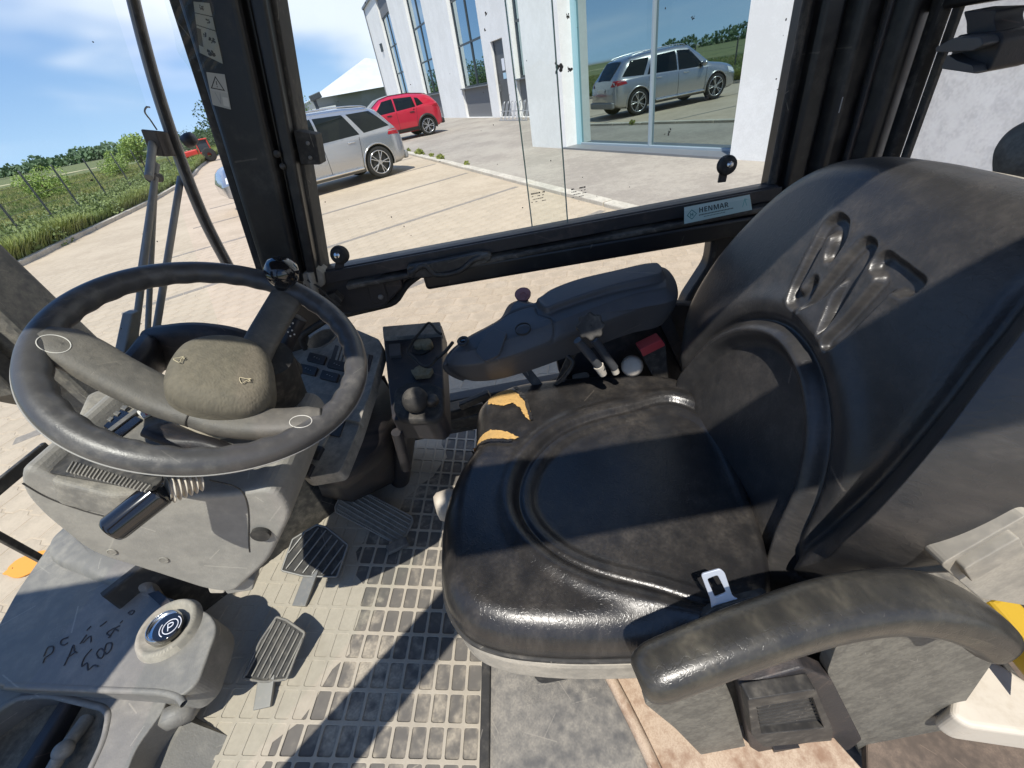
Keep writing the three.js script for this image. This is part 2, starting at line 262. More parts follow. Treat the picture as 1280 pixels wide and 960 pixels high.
// interlocking pavers of the yard near the cab
{
  const a = 0.198, b = 0.163, gap = 0.004, hx = a / 2 - gap / 2, hy = b / 2 - gap / 2, k = 0.022;
  const shape = v2([[-hx, -hy + k], [-hx * 0.55, -hy + k], [-hx * 0.33, -hy - k * 0.0], [hx * 0.33, -hy], [hx * 0.55, -hy + k], [hx, -hy + k], [hx, hy - k], [hx * 0.55, hy - k], [hx * 0.33, hy], [-hx * 0.33, hy], [-hx * 0.55, hy - k], [-hx, hy - k]]);
  const g = fin(prism(FG, shape, 0.02, 0.003, [], 1));
  const tones = [[0.445, 0.362, 0.268], [0.425, 0.345, 0.252], [0.46, 0.376, 0.28], [0.435, 0.358, 0.268]].map((c, i) => new THREE.MeshStandardMaterial({ map: concreteTex(50 + i, c.map(x => x * 0.86), c.map(x => x * 1.1), 0.45), roughness: 0.95 }));
  const list = [], R = rng(77), th = 0.29, cs = Math.cos(th), sn = Math.sin(th);
  const lastWest = z => -7.6;
  for (let i = -90; i < 90; i++) for (let j = -60; j < 60; j++) {
    const lx = (i + 0.5 * (j & 1)) * a, lz = j * (b - k), x = lx * cs - lz * sn, z = -3 + lx * sn + lz * cs;
    if (z > -0.2 || z < -7.2 || x < -7.4) continue;
    const t = (z - kerbA.z) / (kerbB.z - kerbA.z), kx = kerbA.x + (kerbB.x - kerbA.x) * t; if (x > kx - 0.22) continue;
    if (z > -1.0 && x > -1.1) continue;
    list.push([x, z, R(), R(), Math.hypot(x - 0.2, z)]);
  }
  // visible through the lower door window come first
  list.sort((p, q) => p[4] - q[4]);
  const pav = new THREE.Group(); pav.name = 'pavement'; struct(pav); scene.add(pav);
  const q = new THREE.Quaternion().setFromAxisAngle(V(0, 1, 0), -th);
  let singles = 0; const rest = [];
  for (const p of list) {
    const c = V(p[0], 0.012 - 0.0015 * p[3], p[1]).project(camera), sx = (c.x * 0.5 + 0.5) * 1280, sy = (0.5 - c.y * 0.5) * 960, vis = c.z < 1 && sx > 430 && sx < 900 && sy > 285 && sy < 520;
    if (vis && singles < 290) { const m = new THREE.Mesh(g, tones[Math.floor(p[2] * 4)]); m.name = 'paver'; m.receiveShadow = m.castShadow = true; m.position.set(p[0], 0.0030 - 0.0012 * p[3], p[1]); m.quaternion.copy(q); pav.add(m); singles++; } else rest.push(p);
  }
  const im = new THREE.InstancedMesh(g, new THREE.MeshStandardMaterial({ map: concreteTex(57, [0.86, 0.86, 0.86], [1, 1, 1], 0.45), roughness: 0.95 }), rest.length); im.name = 'paver'; im.receiveShadow = true; stuff(im);
  const c = new THREE.Color();
  rest.forEach((p, i) => { im.setMatrixAt(i, M4().compose(V(p[0], 0.0030 - 0.0012 * p[3], p[1]), q, V(1, 1, 1))); const t = 0.95 + 0.1 * p[2]; im.setColorAt(i, c.setRGB(0.445 * t, 0.364 * t, 0.27 * t)); });
  pav.add(im);
  // joint sand below the pavers is the yard sheet itself; an orange splash of marking paint
  const sp = []; for (let i = 0; i < 26; i++) { const w = i / 26 * 6.283, r = 0.085 * (1 + 0.22 * (hash2(i, 3, 9) - 0.5)); sp.push(gp(-2.24 + 1.15 * r * Math.cos(w), -1.28 + 0.75 * r * Math.sin(w))); }
  tag(mesh('paint_mark', prism(FG.up(0.0095), smoothPts(sp, 50).reverse(), 0.004, 0), plain([0.72, 0.30, 0.05], 0.8)), 'orange patch of paint on the paving outside the left window', 'paint mark');
}
// ---------- the white office building
const render = new THREE.MeshStandardMaterial({ map: concreteTex(61, [0.78, 0.765, 0.735], [0.86, 0.845, 0.82], 2.7), roughness: 0.9 });
const greyPanel = plain([0.16, 0.16, 0.165], 0.7), darkFrame = plain([0.035, 0.045, 0.05], 0.45), steelTrim = plain([0.2, 0.21, 0.22], 0.5, 0.4), cyanFrame = plain([0.30, 0.50, 0.56], 0.4);
const glassMirror = plain([0.36, 0.46, 0.50], 0.015, 1), glassFront = plain([0.35, 0.43, 0.435], 0.012, 1);
{
  const B = thing('office_building', 'white rendered office building with tall dark framed windows and a projecting glazed front', 'building');
  B.position.copy(O); B.rotation.y = Math.atan2(-U.z, U.x);
  const F = z => new Fr(V(0, 0, z), V(1, 0, 0), V(0, 1, 0)), zf = -3.52, H = 8.3;
  const wins = [[-17.3, -13.25], [-26, -22], [-35, -31], [-9.9, -5.7]];
  const holes = wins.map(w => v2([[w[0], 0.0], [w[1], 0.0], [w[1], H - 0.35], [w[0], H - 0.35]])); holes.push(v2([[-12.2, 0], [-10.85, 0], [-10.85, 2.82], [-12.2, 2.82]]));
  const wallShape = v2([[-41, -0.1], [-0.9, -0.1], [-0.9, H], [-41, H]]);
  mesh('wall', [prism(F(zf), wallShape, 0.45, 0, holes.map(h => h.map(p => p.clone().setY(Math.max(p.y, 0.02)))))], render, B);
  mesh('inner_wall', [rbox(40, H, 0.1, V(-21, H / 2 - 0.05, zf - 3.2)), rbox(0.1, H, 3, V(-40.9, H / 2 - 0.05, zf - 1.7))], greyPanel, B);
  for (const w of wins) {
    const wx = (w[0] + w[1]) / 2, ww = w[1] - w[0];
    mesh('plinth_panel', rbox(ww, 1.3, 0.12, V(wx, 0.67, zf - 0.2)), greyPanel, B);
    mesh('lintel_panel', rbox(ww, 1.15, 0.12, V(wx, 7.37, zf - 0.2)), greyPanel, B);
    mesh('window_sill', rbox(ww + 0.06, 0.05, 0.32, V(wx, 1.345, zf - 0.09)), steelTrim, B);
    const bars = [rbox(0.09, 5.42, 0.1, V(w[0] + 0.045, 4.08, zf - 0.25)), rbox(0.09, 5.42, 0.1, V(w[1] - 0.045, 4.08, zf - 0.25)), rbox(0.08, 5.42, 0.1, V(wx, 4.08, zf - 0.247))];
    for (const y of [1.41, 3.16, 4.92, 6.75]) bars.push(rbox(ww - 0.18, 0.08, 0.09, V(wx, y, zf - 0.252)));
    const fr = mesh('window', bars, darkFrame, B);
    for (const s of [-1, 1]) for (let r = 0; r < 3; r++) { const y0 = [1.45, 3.2, 4.96][r], y1 = [3.12, 4.88, 6.71][r]; mesh('pane', rbox(ww / 2 - 0.13, y1 - y0, 0.02, V(wx + s * (ww / 4 - 0.025), (y0 + y1) / 2, zf - 0.26), [0, (hash2(r, s + 3, 7 + wins.indexOf(w)) - 0.5) * 0.008, 0], 0.001, 1), glassMirror, fr); }
  }
  const d = mesh('door', [rbox(1.33, 2.78, 0.06, V(-11.525, 1.41, zf - 0.18)), rbox(0.06, 2.8, 0.1, V(-12.17, 1.41, zf - 0.16)), rbox(0.06, 2.8, 0.1, V(-10.88, 1.41, zf - 0.16))], plain([0.075, 0.08, 0.085], 0.5), B);
  mesh('notice', rbox(0.30, 0.42, 0.008, V(-11.4, 1.95, zf - 0.143)), plain([0.75, 0.76, 0.8], 0.7), d); mesh('notice', rbox(0.34, 0.22, 0.008, V(-11.38, 1.55, zf - 0.143)), plain([0.42, 0.6, 0.72], 0.7), d);
  mesh('notice', rbox(0.13, 0.4, 0.008, V(-10.97, 1.5, zf - 0.1)), plain([0.75, 0.75, 0.75], 0.7), d);
  mesh('handle', [rod(V(-12.02, 1.0, zf - 0.1), V(-12.02, 1.28, zf - 0.1), 0.015), rod(V(-12.02, 1.05, zf - 0.15), V(-12.02, 1.05, zf - 0.1), 0.012), rod(V(-12.02, 1.23, zf - 0.15), V(-12.02, 1.23, zf - 0.1), 0.012)], steelTrim, d);
  for (const dx of [0, 0.45]) mesh('wall_lamp', [rbox(0.12, 0.5, 0.12, V(-37.3 + dx, 5.2, zf + 0.07)), rbox(0.16, 0.03, 0.15, V(-37.3 + dx, 5.47, zf + 0.075))], darkFrame, B);
  mesh('roof_edge', [rbox(40.4, 0.16, 0.6, V(-21, H + 0.08, zf - 0.15)), rbox(17.2, 0.16, 4.2, V(7.55, H + 0.08, -1.95))], steelTrim, B);
  mesh('corner_trim', rbox(0.14, H, 0.08, V(-40.98, H / 2, zf + 0.04)), steelTrim, B);
  // projecting block with the shop front
  const g0 = 0.53, g1 = 4.63, gy = 3.35, turn = 5 * Math.PI / 180, rb = g => (Array.isArray(g) ? g : [g]).map(q => q.translate(-2.58, 0, 0.335).rotateY(turn).translate(2.58, 0, -0.335));
  mesh('front_wall', rb([prism(F(0), v2([[-0.9, -0.1], [16.0, -0.1], [16.0, H], [-0.9, H]]), 0.35, 0, [v2([[g0, 0.005], [g1, 0.005], [g1, gy], [g0, gy]])]), rbox(0.35, H + 0.1, 3.4, V(-0.72, H / 2 - 0.05, -2.05)), rbox(0.35, H + 0.1, 3.4, V(15.82, H / 2 - 0.05, -2.05))]), render, B);
  mesh('shop_jamb', rb([rbox(0.13, gy, 0.09, V(g0 + 0.065, gy / 2, -0.33))]), cyanFrame, B);
  const fr = mesh('shop_window', rb([rbox(0.045, gy, 0.09, V(2.7, gy / 2, -0.335)), rbox(0.08, gy, 0.09, V(g1 - 0.04, gy / 2, -0.33)), rbox(g1 - g0 - 0.28, 0.07, 0.088, V(2.58, 0.04, -0.332)), rbox(g1 - g0 - 0.28, 0.07, 0.088, V(2.58, gy - 0.035, -0.332))]), plain([0.30, 0.36, 0.40], 0.45, 0.2), B);
  mesh('threshold', rb(rbox(g1 - g0 + 0.1, 0.04, 0.34, V(2.58, 0.021, -0.12))), steelTrim, B);
  mesh('pane', rb(rbox(2.06, gy - 0.14, 0.02, V(1.655, gy / 2, -0.345), [0, 0.004, 0], 0.001, 1)), glassFront, fr); mesh('pane', rb(rbox(1.83, gy - 0.14, 0.02, V(3.64, gy / 2, -0.345), [0, -0.003, 0.001], 0.001, 1)), glassFront, fr);
  // bicycle rack against the recessed wall
  const rack = thing('bicycle_rack', 'galvanised bicycle rack of bent hoops in the corner beside the grey door', 'bicycle rack'); rack.position.copy(O); rack.rotation.y = B.rotation.y;
  const gal = plain([0.5, 0.5, 0.5], 0.4, 0.7);
  for (let i = 0; i < 7; i++) { const x = -10.4 + i * 0.42; mesh('hoop', tube([V(x, 0.02, zf + 0.75), V(x, 0.3, zf + 0.62), V(x, 0.62, zf + 0.5), V(x + 0.06, 0.66, zf + 0.45), V(x + 0.12, 0.62, zf + 0.5), V(x + 0.12, 0.3, zf + 0.62), V(x + 0.12, 0.02, zf + 0.75)], 0.014, 40, 8), gal, rack); }
  mesh('base_rail', [rbox(2.9, 0.04, 0.04, V(-9.1, 0.025, zf + 0.75)), rbox(2.9, 0.03, 0.03, V(-9.1, 0.33, zf + 0.60))], gal, rack);
}
// ---------- hall with a pale roof far behind the cars, and the town edge
{
  const hall = thing('storage_hall', 'grey hall with a large pale pitched roof far behind the silver car', 'building');
  const p = PY(440, 128, 0.001), D = 95, c = V(ray(470, 118).x, 0, ray(470, 118).z).normalize().multiplyScalar(D); hall.position.copy(c); hall.rotation.y = 0.35;
  mesh('wall', rbox(24, 3.4, 22, V(0, 1.7, 0)), plain([0.19, 0.2, 0.2], 0.8), hall);
  mesh('roof', new THREE.CylinderGeometry(0.3, 17, 4.6, 4, 1).rotateY(Math.PI / 4).translate(0, 5.7, 0), dusty({ base: [0.50, 0.52, 0.53], dust: [0.62, 0.62, 0.60], cover: 0.5, film: 0.1, rough: 0.6, tile: 9, seed: 71, scratches: 0 }), hall);
  mesh('side_wing', rbox(16, 2.2, 14, V(-17, 1.1, 6)), plain([0.62, 0.62, 0.6], 0.7), hall);
  mesh('gate', rbox(4, 2.9, 0.2, V(3, 1.46, 11.1)), plain([0.08, 0.09, 0.09], 0.6), hall);
  const post = thing('signal_post', 'dark post with an angled box top behind the silver car roof', 'post', null, V(ray(395, 130).x, 0, ray(395, 130).z).normalize().multiplyScalar(24));
  mesh('pole', rod(V(0, 0, 0), V(0, 2.0, 0), 0.07), darkFrame, post); mesh('head', rbox(0.5, 0.22, 0.3, V(0.08, 2.06, 0), [0, 0.4, 0.2], 0.03), darkFrame, post);
}
// ---------- cars: one builder, lofted body with cut wheel wells
function makeCar(P, label) {
  const car = thing(P.name, label, 'car');
  const paint = new THREE.MeshPhysicalMaterial({ color: new THREE.Color().setRGB(...P.paint), roughness: P.rough ?? 0.34, metalness: P.metal, clearcoat: 1, clearcoatRoughness: 0.06 });
  const glass = plain([0.008, 0.011, 0.012], 0.03, 0, { specularIntensity: 0.6 }), black = plain([0.018, 0.018, 0.019], 0.5), rubber = plain([0.016, 0.016, 0.016], 0.85), chrome = plain([0.72, 0.72, 0.72], 0.18, 1), red = plain([0.34, 0.012, 0.02], 0.15);
  const lin = (t, x) => { if (x <= t[0][0]) return t[0][1]; for (let i = 1; i < t.length; i++) if (x <= t[i][0]) { const k = (x - t[i - 1][0]) / (t[i][0] - t[i - 1][0]); return mix(t[i - 1][1], t[i][1], k); } return t[t.length - 1][1]; };
  const roof = x => lin(P.roof, x), belt = x => Math.min(lin(P.belt, x), roof(x) - 0.05), half = x => lin(P.half, x), sill = x => lin(P.sill, x);
  const sideZ = (x, y) => { const b = belt(x), r = roof(x), w = half(x); if (y <= b) { const t = (y - 0.68) / 0.5; return w * (1 - 0.045 * t * t - (y < 0.4 ? 0.10 * ((0.4 - y) / 0.2) ** 2 : 0)); } const zb = w * (1 - 0.045 * ((b - 0.68) / 0.5) ** 2), t = Math.min(1, (y - b) / Math.max(0.05, r - b)), k = Math.min(1, (r - b) / 0.45); return zb - 0.02 - k * (0.20 * t + 0.16 * t ** 6) - (1 - k) * 0.30 * t ** 3; };
  const xs = []; for (let i = 0; i <= 56; i++) xs.push(mix(P.x0, P.x1, i / 56));
  const rings = xs.map(x => {
    const r = roof(x), b = belt(x), s = sill(x), ys = []; for (let i = 0; i <= 9; i++) ys.push(mix(s, b, i / 9)); ys.push(b + 0.012); for (let i = 1; i <= 7; i++) ys.push(mix(b + 0.012, r - 0.012, i / 7));
    const R = ys.map(y => V(x, y, sideZ(x, y))), out = [V(x, s, 0), ...R, V(x, r + 0.008, sideZ(x, r) * 0.6), V(x, r + 0.02, 0)];
    for (let i = out.length - 2; i > 0; i--) out.push(V(x, out[i].y, -out[i].z));
    return out;
  });
  const toB = g => { g = fin(g); g = mergeVertices(g, 1e-5); const b = new Brush(g); b.updateMatrixWorld(); return b; };
  const ev = new Evaluator(); ev.useGroups = false; ev.attributes = ['position', 'normal', 'uv'];
  let body = loft(rings); body = fin(body);
  let A = new Brush(body), res = A; A.updateMatrixWorld();
  for (const x of P.axles) for (const s of [-1, 1]) { const c = new Brush(fin(new THREE.CylinderGeometry(P.wr * 1.12, P.wr * 1.12, 0.5, 40).rotateX(Math.PI / 2).translate(x, P.wr, s * (P.w - 0.14)))); c.updateMatrixWorld(); res = ev.evaluate(res, c, SUBTRACTION); }
  const bg = res.geometry.clone(); bg.clearGroups(); 
  mesh('body', bg, paint, car, true);
  // patches laid 4 mm proud of the skin: corner points (x, y), bilinear
  const patch = (q, s, off = 0.004, nx = 14, ny = 6) => { const pos = [], idx = []; for (let j = 0; j <= ny; j++) for (let i = 0; i <= nx; i++) { const u = i / nx, v = j / ny, x = mix(mix(q[0][0], q[1][0], u), mix(q[3][0], q[2][0], u), v), y = mix(mix(q[0][1], q[1][1], u), mix(q[3][1], q[2][1], u), v); pos.push(x, y, s * (sideZ(x, y) + off)); } const W = nx + 1; for (let j = 0; j < ny; j++) for (let i = 0; i < nx; i++) { const a = j * W + i; s > 0 ? idx.push(a, a + 1, a + W, a + 1, a + W + 1, a + W) : idx.push(a, a + W, a + 1, a + 1, a + W, a + W + 1); } const g = new THREE.BufferGeometry(); g.setAttribute('position', new THREE.Float32BufferAttribute(pos, 3)); g.setIndex(idx); g.computeVertexNormals(); return g; };
  const deck = (x0, x1, f0, f1, off) => { const pos = [], idx = [], nx = 10, nz = 10; for (let i = 0; i <= nx; i++) for (let j = 0; j <= nz; j++) { const x = mix(x0, x1, i / nx), f = mix(f0, f1, i / nx), zz = sideZ(x, roof(x)) * f, z = mix(-zz, zz, j / nz); pos.push(x, roof(x) + 0.02 - 0.012 * Math.min(1, Math.abs(z) / (sideZ(x, roof(x)) * 0.6)) + off, z); } const W = nz + 1; for (let i = 0; i < nx; i++) for (let j = 0; j < nz; j++) { const a = i * W + j; idx.push(a, a + 1, a + W, a + 1, a + W + 1, a + W); } const g = new THREE.BufferGeometry(); g.setAttribute('position', new THREE.Float32BufferAttribute(pos, 3)); g.setIndex(idx); g.computeVertexNormals(); return g; };
  mesh('windscreen', deck(P.wind[0], P.wind[1], 0.93, 0.93, 0.012), glass, car);
  mesh('rear_window', deck(P.rearWin[0], P.rearWin[1], 0.82, 0.9, 0.014), glass, car);
  for (const s of [-1, 1]) {
    for (const q of P.windows) mesh('side_window', patch(q, s), glass, car);
    for (const q of P.lights) mesh('tail_light', patch(q, s, 0.008, 8, 5), red, car);
    mesh('headlight', patch(P.head, s, 0.008, 8, 4), plain([0.6, 0.62, 0.64], 0.1), car);
    for (const x of P.handles) mesh('door_handle', rbox(0.2, 0.035, 0.03, V(x, P.handleY, s * (sideZ(x, P.handleY) + 0.012)), [0, 0, 0], 0.012), P.handleMat === 'black' ? black : chrome, car);
    for (const q of P.gaps) mesh('door_gap', patch([[q[0], q[1]], [q[0] + 0.012, q[1]], [q[2] + 0.012, q[3]], [q[2], q[3]]], s, 0.002, 1, 10), black, car);
    mesh('mirror', [put(new THREE.SphereGeometry(1, 20, 14).scale(0.09, 0.085, 0.13), V(P.mirror[0], P.mirror[1], s * (P.w + 0.06)))], P.blackRoof ? black : paint, car);
    mesh('sill_trim', patch([[P.axles[1] + P.wr * 1.2, 0.27], [P.axles[0] - P.wr * 1.2, 0.27], [P.axles[0] - P.wr * 1.2, P.trimY], [P.axles[1] + P.wr * 1.2, P.trimY]], s, 0.012, 10, 3), P.cladding ? black : plain([0.10, 0.10, 0.10], 0.6), car);
    if (!P.cladding) mesh('running_board', rbox(1.95, 0.05, 0.16, V((P.axles[0] + P.axles[1]) / 2, 0.36, s * (P.w + 0.0)), [0, 0, 0], 0.02), chrome, car);
    for (const x of P.axles) { // arch lips follow the cut
      const pts = []; for (let k = 0; k <= 24; k++) { const a = -0.25 + k / 24 * (Math.PI + 0.5), px = x + Math.cos(a) * P.wr * 1.15, py = P.wr + Math.sin(a) * P.wr * 1.15; pts.push(V(px, py, s * (sideZ(px, Math.max(py, 0.3)) + 0.004))); }
      mesh('wheel_arch', tube(pts, P.cladding ? 0.045 : 0.022, 40, 8), P.cladding ? black : paint, car);
    }
    if (P.rails) mesh('roof_rail', tube([V(P.rails[0], roof(P.rails[0]) + 0.0, s * 0.60), V(P.rails[0] + 0.12, roof(P.rails[0]) + 0.04, s * 0.61), V((P.rails[0] + P.rails[1]) / 2, roof((P.rails[0] + P.rails[1]) / 2) + 0.045, s * 0.61), V(P.rails[1] - 0.12, roof(P.rails[1]) + 0.04, s * 0.60), V(P.rails[1], roof(P.rails[1]), s * 0.59)], 0.016, 40, 8), P.railMat === 'black' ? black : chrome, car);
  }
  if (P.blackRoof) mesh('roof', deck(P.roofX[0], P.roofX[1], 1.0, 1.0, 0.006), plain([0.014, 0.014, 0.016], 0.15), car);
  mesh('rear_bumper', [rbox(0.14, 0.20, P.w * 1.7, V(P.x0 + 0.02, 0.42, 0), [0, 0, 0], 0.05, 4)], P.cladding ? black : plain([0.25, 0.25, 0.25], 0.5), car);
  mesh('number_plate', rbox(0.02, 0.11, 0.5, V(P.x0 - 0.012, P.plateY, 0), [0, 0, 0], 0.004), plain([0.75, 0.75, 0.75], 0.5), car);
  for (const x of P.axles) for (const s of [-1, 1]) {
    const w = new THREE.Group(); w.name = 'wheel'; w.position.set(x, P.wr, s * (P.w - 0.115)); if (s < 0) w.rotation.y = Math.PI; car.add(w);
    mesh('tyre', new THREE.LatheGeometry([[0.72, -0.105], [0.93, -0.115], [0.985, -0.08], [1, 0], [0.985, 0.08], [0.93, 0.115], [0.76, 0.108], [0.72, 0.09]].map(q => new THREE.Vector2(q[0] * P.wr, q[1])), 56).rotateX(Math.PI / 2), rubber, w);
    const sp = [new THREE.TorusGeometry(P.wr * 0.715, 0.016, 8, 56).translate(0, 0, 0.095), put(new THREE.CylinderGeometry(P.wr * 0.15, P.wr * 0.17, 0.03, 20), V(0, 0, 0.085), [Math.PI / 2, 0, 0])];
    for (let k = 0; k < P.spokes; k++) for (const t of [-1, 1]) { const a = k / P.spokes * 6.283, a2 = a + t * P.spread; sp.push(bar(V(Math.cos(a) * P.wr * 0.12, Math.sin(a) * P.wr * 0.12, 0.088), V(Math.cos(a2) * P.wr * 0.71, Math.sin(a2) * P.wr * 0.71, 0.094), 0.026, 0.024, V(-Math.sin(a), Math.cos(a), 0), 0.006)); }
    mesh('rim', sp, plain([0.55, 0.55, 0.56], 0.25, 0.9), w);
    mesh('rim_back', [put(new THREE.CylinderGeometry(P.wr * 0.72, P.wr * 0.72, 0.12, 40), V(0, 0, -0.02), [Math.PI / 2, 0, 0]), put(new THREE.CylinderGeometry(P.wr * 0.5, P.wr * 0.5, 0.02, 30), V(0, 0, 0.055), [Math.PI / 2, 0, 0])], plain([0.02, 0.02, 0.02], 0.5), w);
  }
  return car;
}
const suv = makeCar({
  name: 'parked_car', paint: [0.44, 0.44, 0.445], metal: 0.75, rough: 0.27, w: 0.975, wr: 0.40, x0: -2.44, x1: 2.46, axles: [1.50, -1.50], spokes: 5, spread: 0.17,
  roof: [[-2.44, 0.80], [-2.42, 1.02], [-2.36, 1.10], [-2.12, 1.40], [-1.90, 1.64], [-1.65, 1.71], [-1.0, 1.765], [0.0, 1.79], [0.45, 1.76], [0.95, 1.45], [1.28, 1.18], [1.8, 1.10], [2.25, 1.0], [2.40, 0.88], [2.46, 0.70]],
  belt: [[-2.44, 0.75], [-2.3, 1.08], [-1.4, 1.10], [0, 1.06], [1.2, 1.03], [2.46, 0.68]], half: [[-2.44, 0.74], [-2.36, 0.86], [-2.1, 0.955], [-1.2, 0.985], [1.2, 0.985], [1.9, 0.95], [2.3, 0.85], [2.46, 0.7]], sill: [[-2.44, 0.45], [-2.2, 0.3], [-1.8, 0.26], [1.8, 0.26], [2.2, 0.3], [2.46, 0.42]],
  wind: [0.45, 1.26], rearWin: [-2.34, -1.93],
  windows: [[[-2.10, 1.20], [-1.30, 1.15], [-1.02, 1.62], [-1.70, 1.61]], [[-1.16, 1.14], [-0.12, 1.11], [-0.13, 1.66], [-0.90, 1.63]], [[-0.06, 1.10], [0.98, 1.08], [0.42, 1.62], [-0.07, 1.66]]],
  lights: [[[-2.42, 0.96], [-1.95, 1.00], [-2.02, 1.11], [-2.33, 1.12]]], head: [[2.0, 0.76], [2.38, 0.72], [2.34, 0.84], [2.0, 0.94]], handles: [-0.85, 0.22], handleY: 1.0,
  gaps: [[-1.12, 1.08, -1.0, 0.36], [-0.09, 1.08, -0.09, 0.36], [1.05, 1.03, 0.98, 0.36]], mirror: [0.88, 1.16], trimY: 0.36, rails: [-1.7, 0.35], plateY: 0.86,
}, 'silver SUV with grey alloy wheels parked nearest beyond the right window');
// its near rear wheel stands where the photograph shows it
function park(car, wheelAt, dir, axle, w) { const d = dir.clone().normalize(), th = Math.atan2(-d.z, d.x); car.rotation.y = th; const left = V(d.z, 0, -d.x); car.position.copy(wheelAt).addScaledVector(d, -axle).addScaledVector(left, w); }
suv.scale.setScalar(0.81); park(suv, V(-2.05, 0.006, -11.05), V(-0.83, 0, 0.55), -1.215, -0.72);
const crossover = makeCar({
  name: 'parked_car', paint: [0.50, 0.012, 0.035], metal: 0.2, rough: 0.3, w: 0.88, wr: 0.345, x0: -2.06, x1: 2.12, axles: [1.28, -1.28], spokes: 5, spread: 0.2,
  roof: [[-2.06, 0.74], [-2.03, 0.98], [-1.98, 1.06], [-1.72, 1.36], [-1.5, 1.46], [-0.8, 1.56], [0.0, 1.57], [0.4, 1.50], [0.9, 1.2], [1.18, 1.03], [1.7, 0.95], [2.0, 0.82], [2.12, 0.6]],
  belt: [[-2.06, 0.7], [-1.9, 1.06], [-1.2, 1.06], [0, 1.0], [1.1, 0.96], [2.12, 0.58]], half: [[-2.06, 0.62], [-1.98, 0.76], [-1.75, 0.86], [-1.2, 0.89], [1.1, 0.88], [1.8, 0.82], [2.12, 0.6]], sill: [[-2.06, 0.4], [-1.8, 0.3], [-1.5, 0.25], [1.5, 0.25], [1.9, 0.3], [2.12, 0.4]],
  wind: [0.4, 1.15], rearWin: [-1.96, -1.54],
  windows: [[[-1.28, 1.12], [-0.98, 1.08], [-0.98, 1.38], [-1.12, 1.35]], [[-0.92, 1.07], [-0.1, 1.03], [-0.12, 1.46], [-0.88, 1.42]], [[-0.04, 1.03], [0.86, 0.99], [0.36, 1.42], [-0.06, 1.46]]],
  lights: [[[-2.0, 0.94], [-1.62, 0.99], [-1.7, 1.05], [-1.97, 1.06]]], head: [[1.7, 0.68], [2.05, 0.64], [2.0, 0.76], [1.7, 0.84]], handles: [-0.72, 0.25], handleY: 0.92, handleMat: 'black',
  gaps: [[-0.95, 1.04, -0.82, 0.36], [-0.07, 1.0, -0.07, 0.36], [0.92, 0.96, 0.86, 0.36]], mirror: [0.74, 1.08], trimY: 0.40, cladding: true, blackRoof: true, roofX: [-1.6, 0.38], plateY: 0.8,
}, 'red compact crossover with a black roof parked against the white building');
park(crossover, V(-1.45, 0.012, -20.9), V(-0.92, 0, 0.40), -1.28, -0.87);
// far red loader at the end of the road
{
  const p = PY(258, 203, 0); const t = thing('red_tractor', 'small red tractor standing at the far end of the road', 'tractor', null, p); t.rotation.y = 0.5; t.scale.setScalar(0.5);
  const red = plain([0.55, 0.05, 0.035], 0.45), blk = plain([0.02, 0.02, 0.02], 0.8), gl = plain([0.05, 0.06, 0.07], 0.1);
  mesh('bonnet', rbox(1.6, 0.7, 0.8, V(-1.1, 1.25, 0), [0, 0, 0.06], 0.15, 3), red, t);
  mesh('cab_frame', [[-0.15, -0.6], [1.2, -0.6], [-0.15, 0.6], [1.2, 0.6]].map(q => rbox(0.1, 1.5, 0.1, V(q[0], 1.75, q[1]))).concat([rbox(1.6, 0.14, 1.45, V(0.5, 2.55, 0), [0, 0, 0], 0.06), rbox(1.3, 0.5, 1.2, V(0.5, 0.95, 0), [0, 0, 0], 0.08)]), red, t);
  mesh('cab_glass', rbox(1.2, 1.3, 1.1, V(0.52, 1.8, 0), [0, 0, 0], 0.03), gl, t);
  for (const [x, r, w] of [[0.75, 0.8, 0.45], [-1.35, 0.5, 0.3]]) for (const s of [-1, 1]) mesh('wheel', new THREE.LatheGeometry([[0.3, -0.5], [0.85, -0.5], [1, -0.35], [1, 0.35], [0.85, 0.5], [0.3, 0.5]].map(q => new THREE.Vector2(q[0] * r, q[1] * w)), 30).rotateX(Math.PI / 2).translate(x, r, s * 0.75), blk, t);
  mesh('bucket', rbox(0.5, 0.5, 1.6, V(-2.4, 0.45, 0), [0, 0, 0.4], 0.06), blk, t);
}
// ---------- verge, fence, trees
function leafCloud(R, blobs, n, size, flat = 1) { // leaf-sized bent faces spread through clumps
  const pos = [];
  const tot = blobs.reduce((s, b) => s + b[3] ** 2, 0);
  for (const b of blobs) {
    const m = Math.round(n * b[3] ** 2 / tot);
    for (let i = 0; i < m; i++) {
      const w = R() * 6.283, c = 2 * R() - 1, r = b[3] * (0.55 + 0.5 * Math.cbrt(R())), s = Math.sqrt(1 - c * c);
      const p = V(b[0] + r * s * Math.cos(w), b[1] + r * c * (b[4] ?? 0.85), b[2] + r * s * Math.sin(w)), a = V(R() - 0.5, R() - 0.5, R() - 0.5).normalize(), q = V(R() - 0.5, R() - 0.5, R() - 0.5).cross(a).normalize(), k = size * (0.6 + 0.8 * R());
      const p1 = p.clone().addScaledVector(a, k), p2 = p.clone().addScaledVector(a, k * 0.5).addScaledVector(q, k * 0.42), p3 = p.clone().addScaledVector(a, k * 0.5).addScaledVector(q, -k * 0.42);
      pos.push(p.x, p.y, p.z, p2.x, p2.y, p2.z, p1.x, p1.y, p1.z, p.x, p.y, p.z, p1.x, p1.y, p1.z, p3.x, p3.y, p3.z);
    }
  }
  const g = new THREE.BufferGeometry(); g.setAttribute('position', new THREE.Float32BufferAttribute(pos, 3)); g.computeVertexNormals(); return g;
}
const leafMat = (r, g, b) => new THREE.MeshPhysicalMaterial({ color: new THREE.Color().setRGB(r, g, b), roughness: 0.85, transmission: 0.3, thickness: 0, side: THREE.DoubleSide });
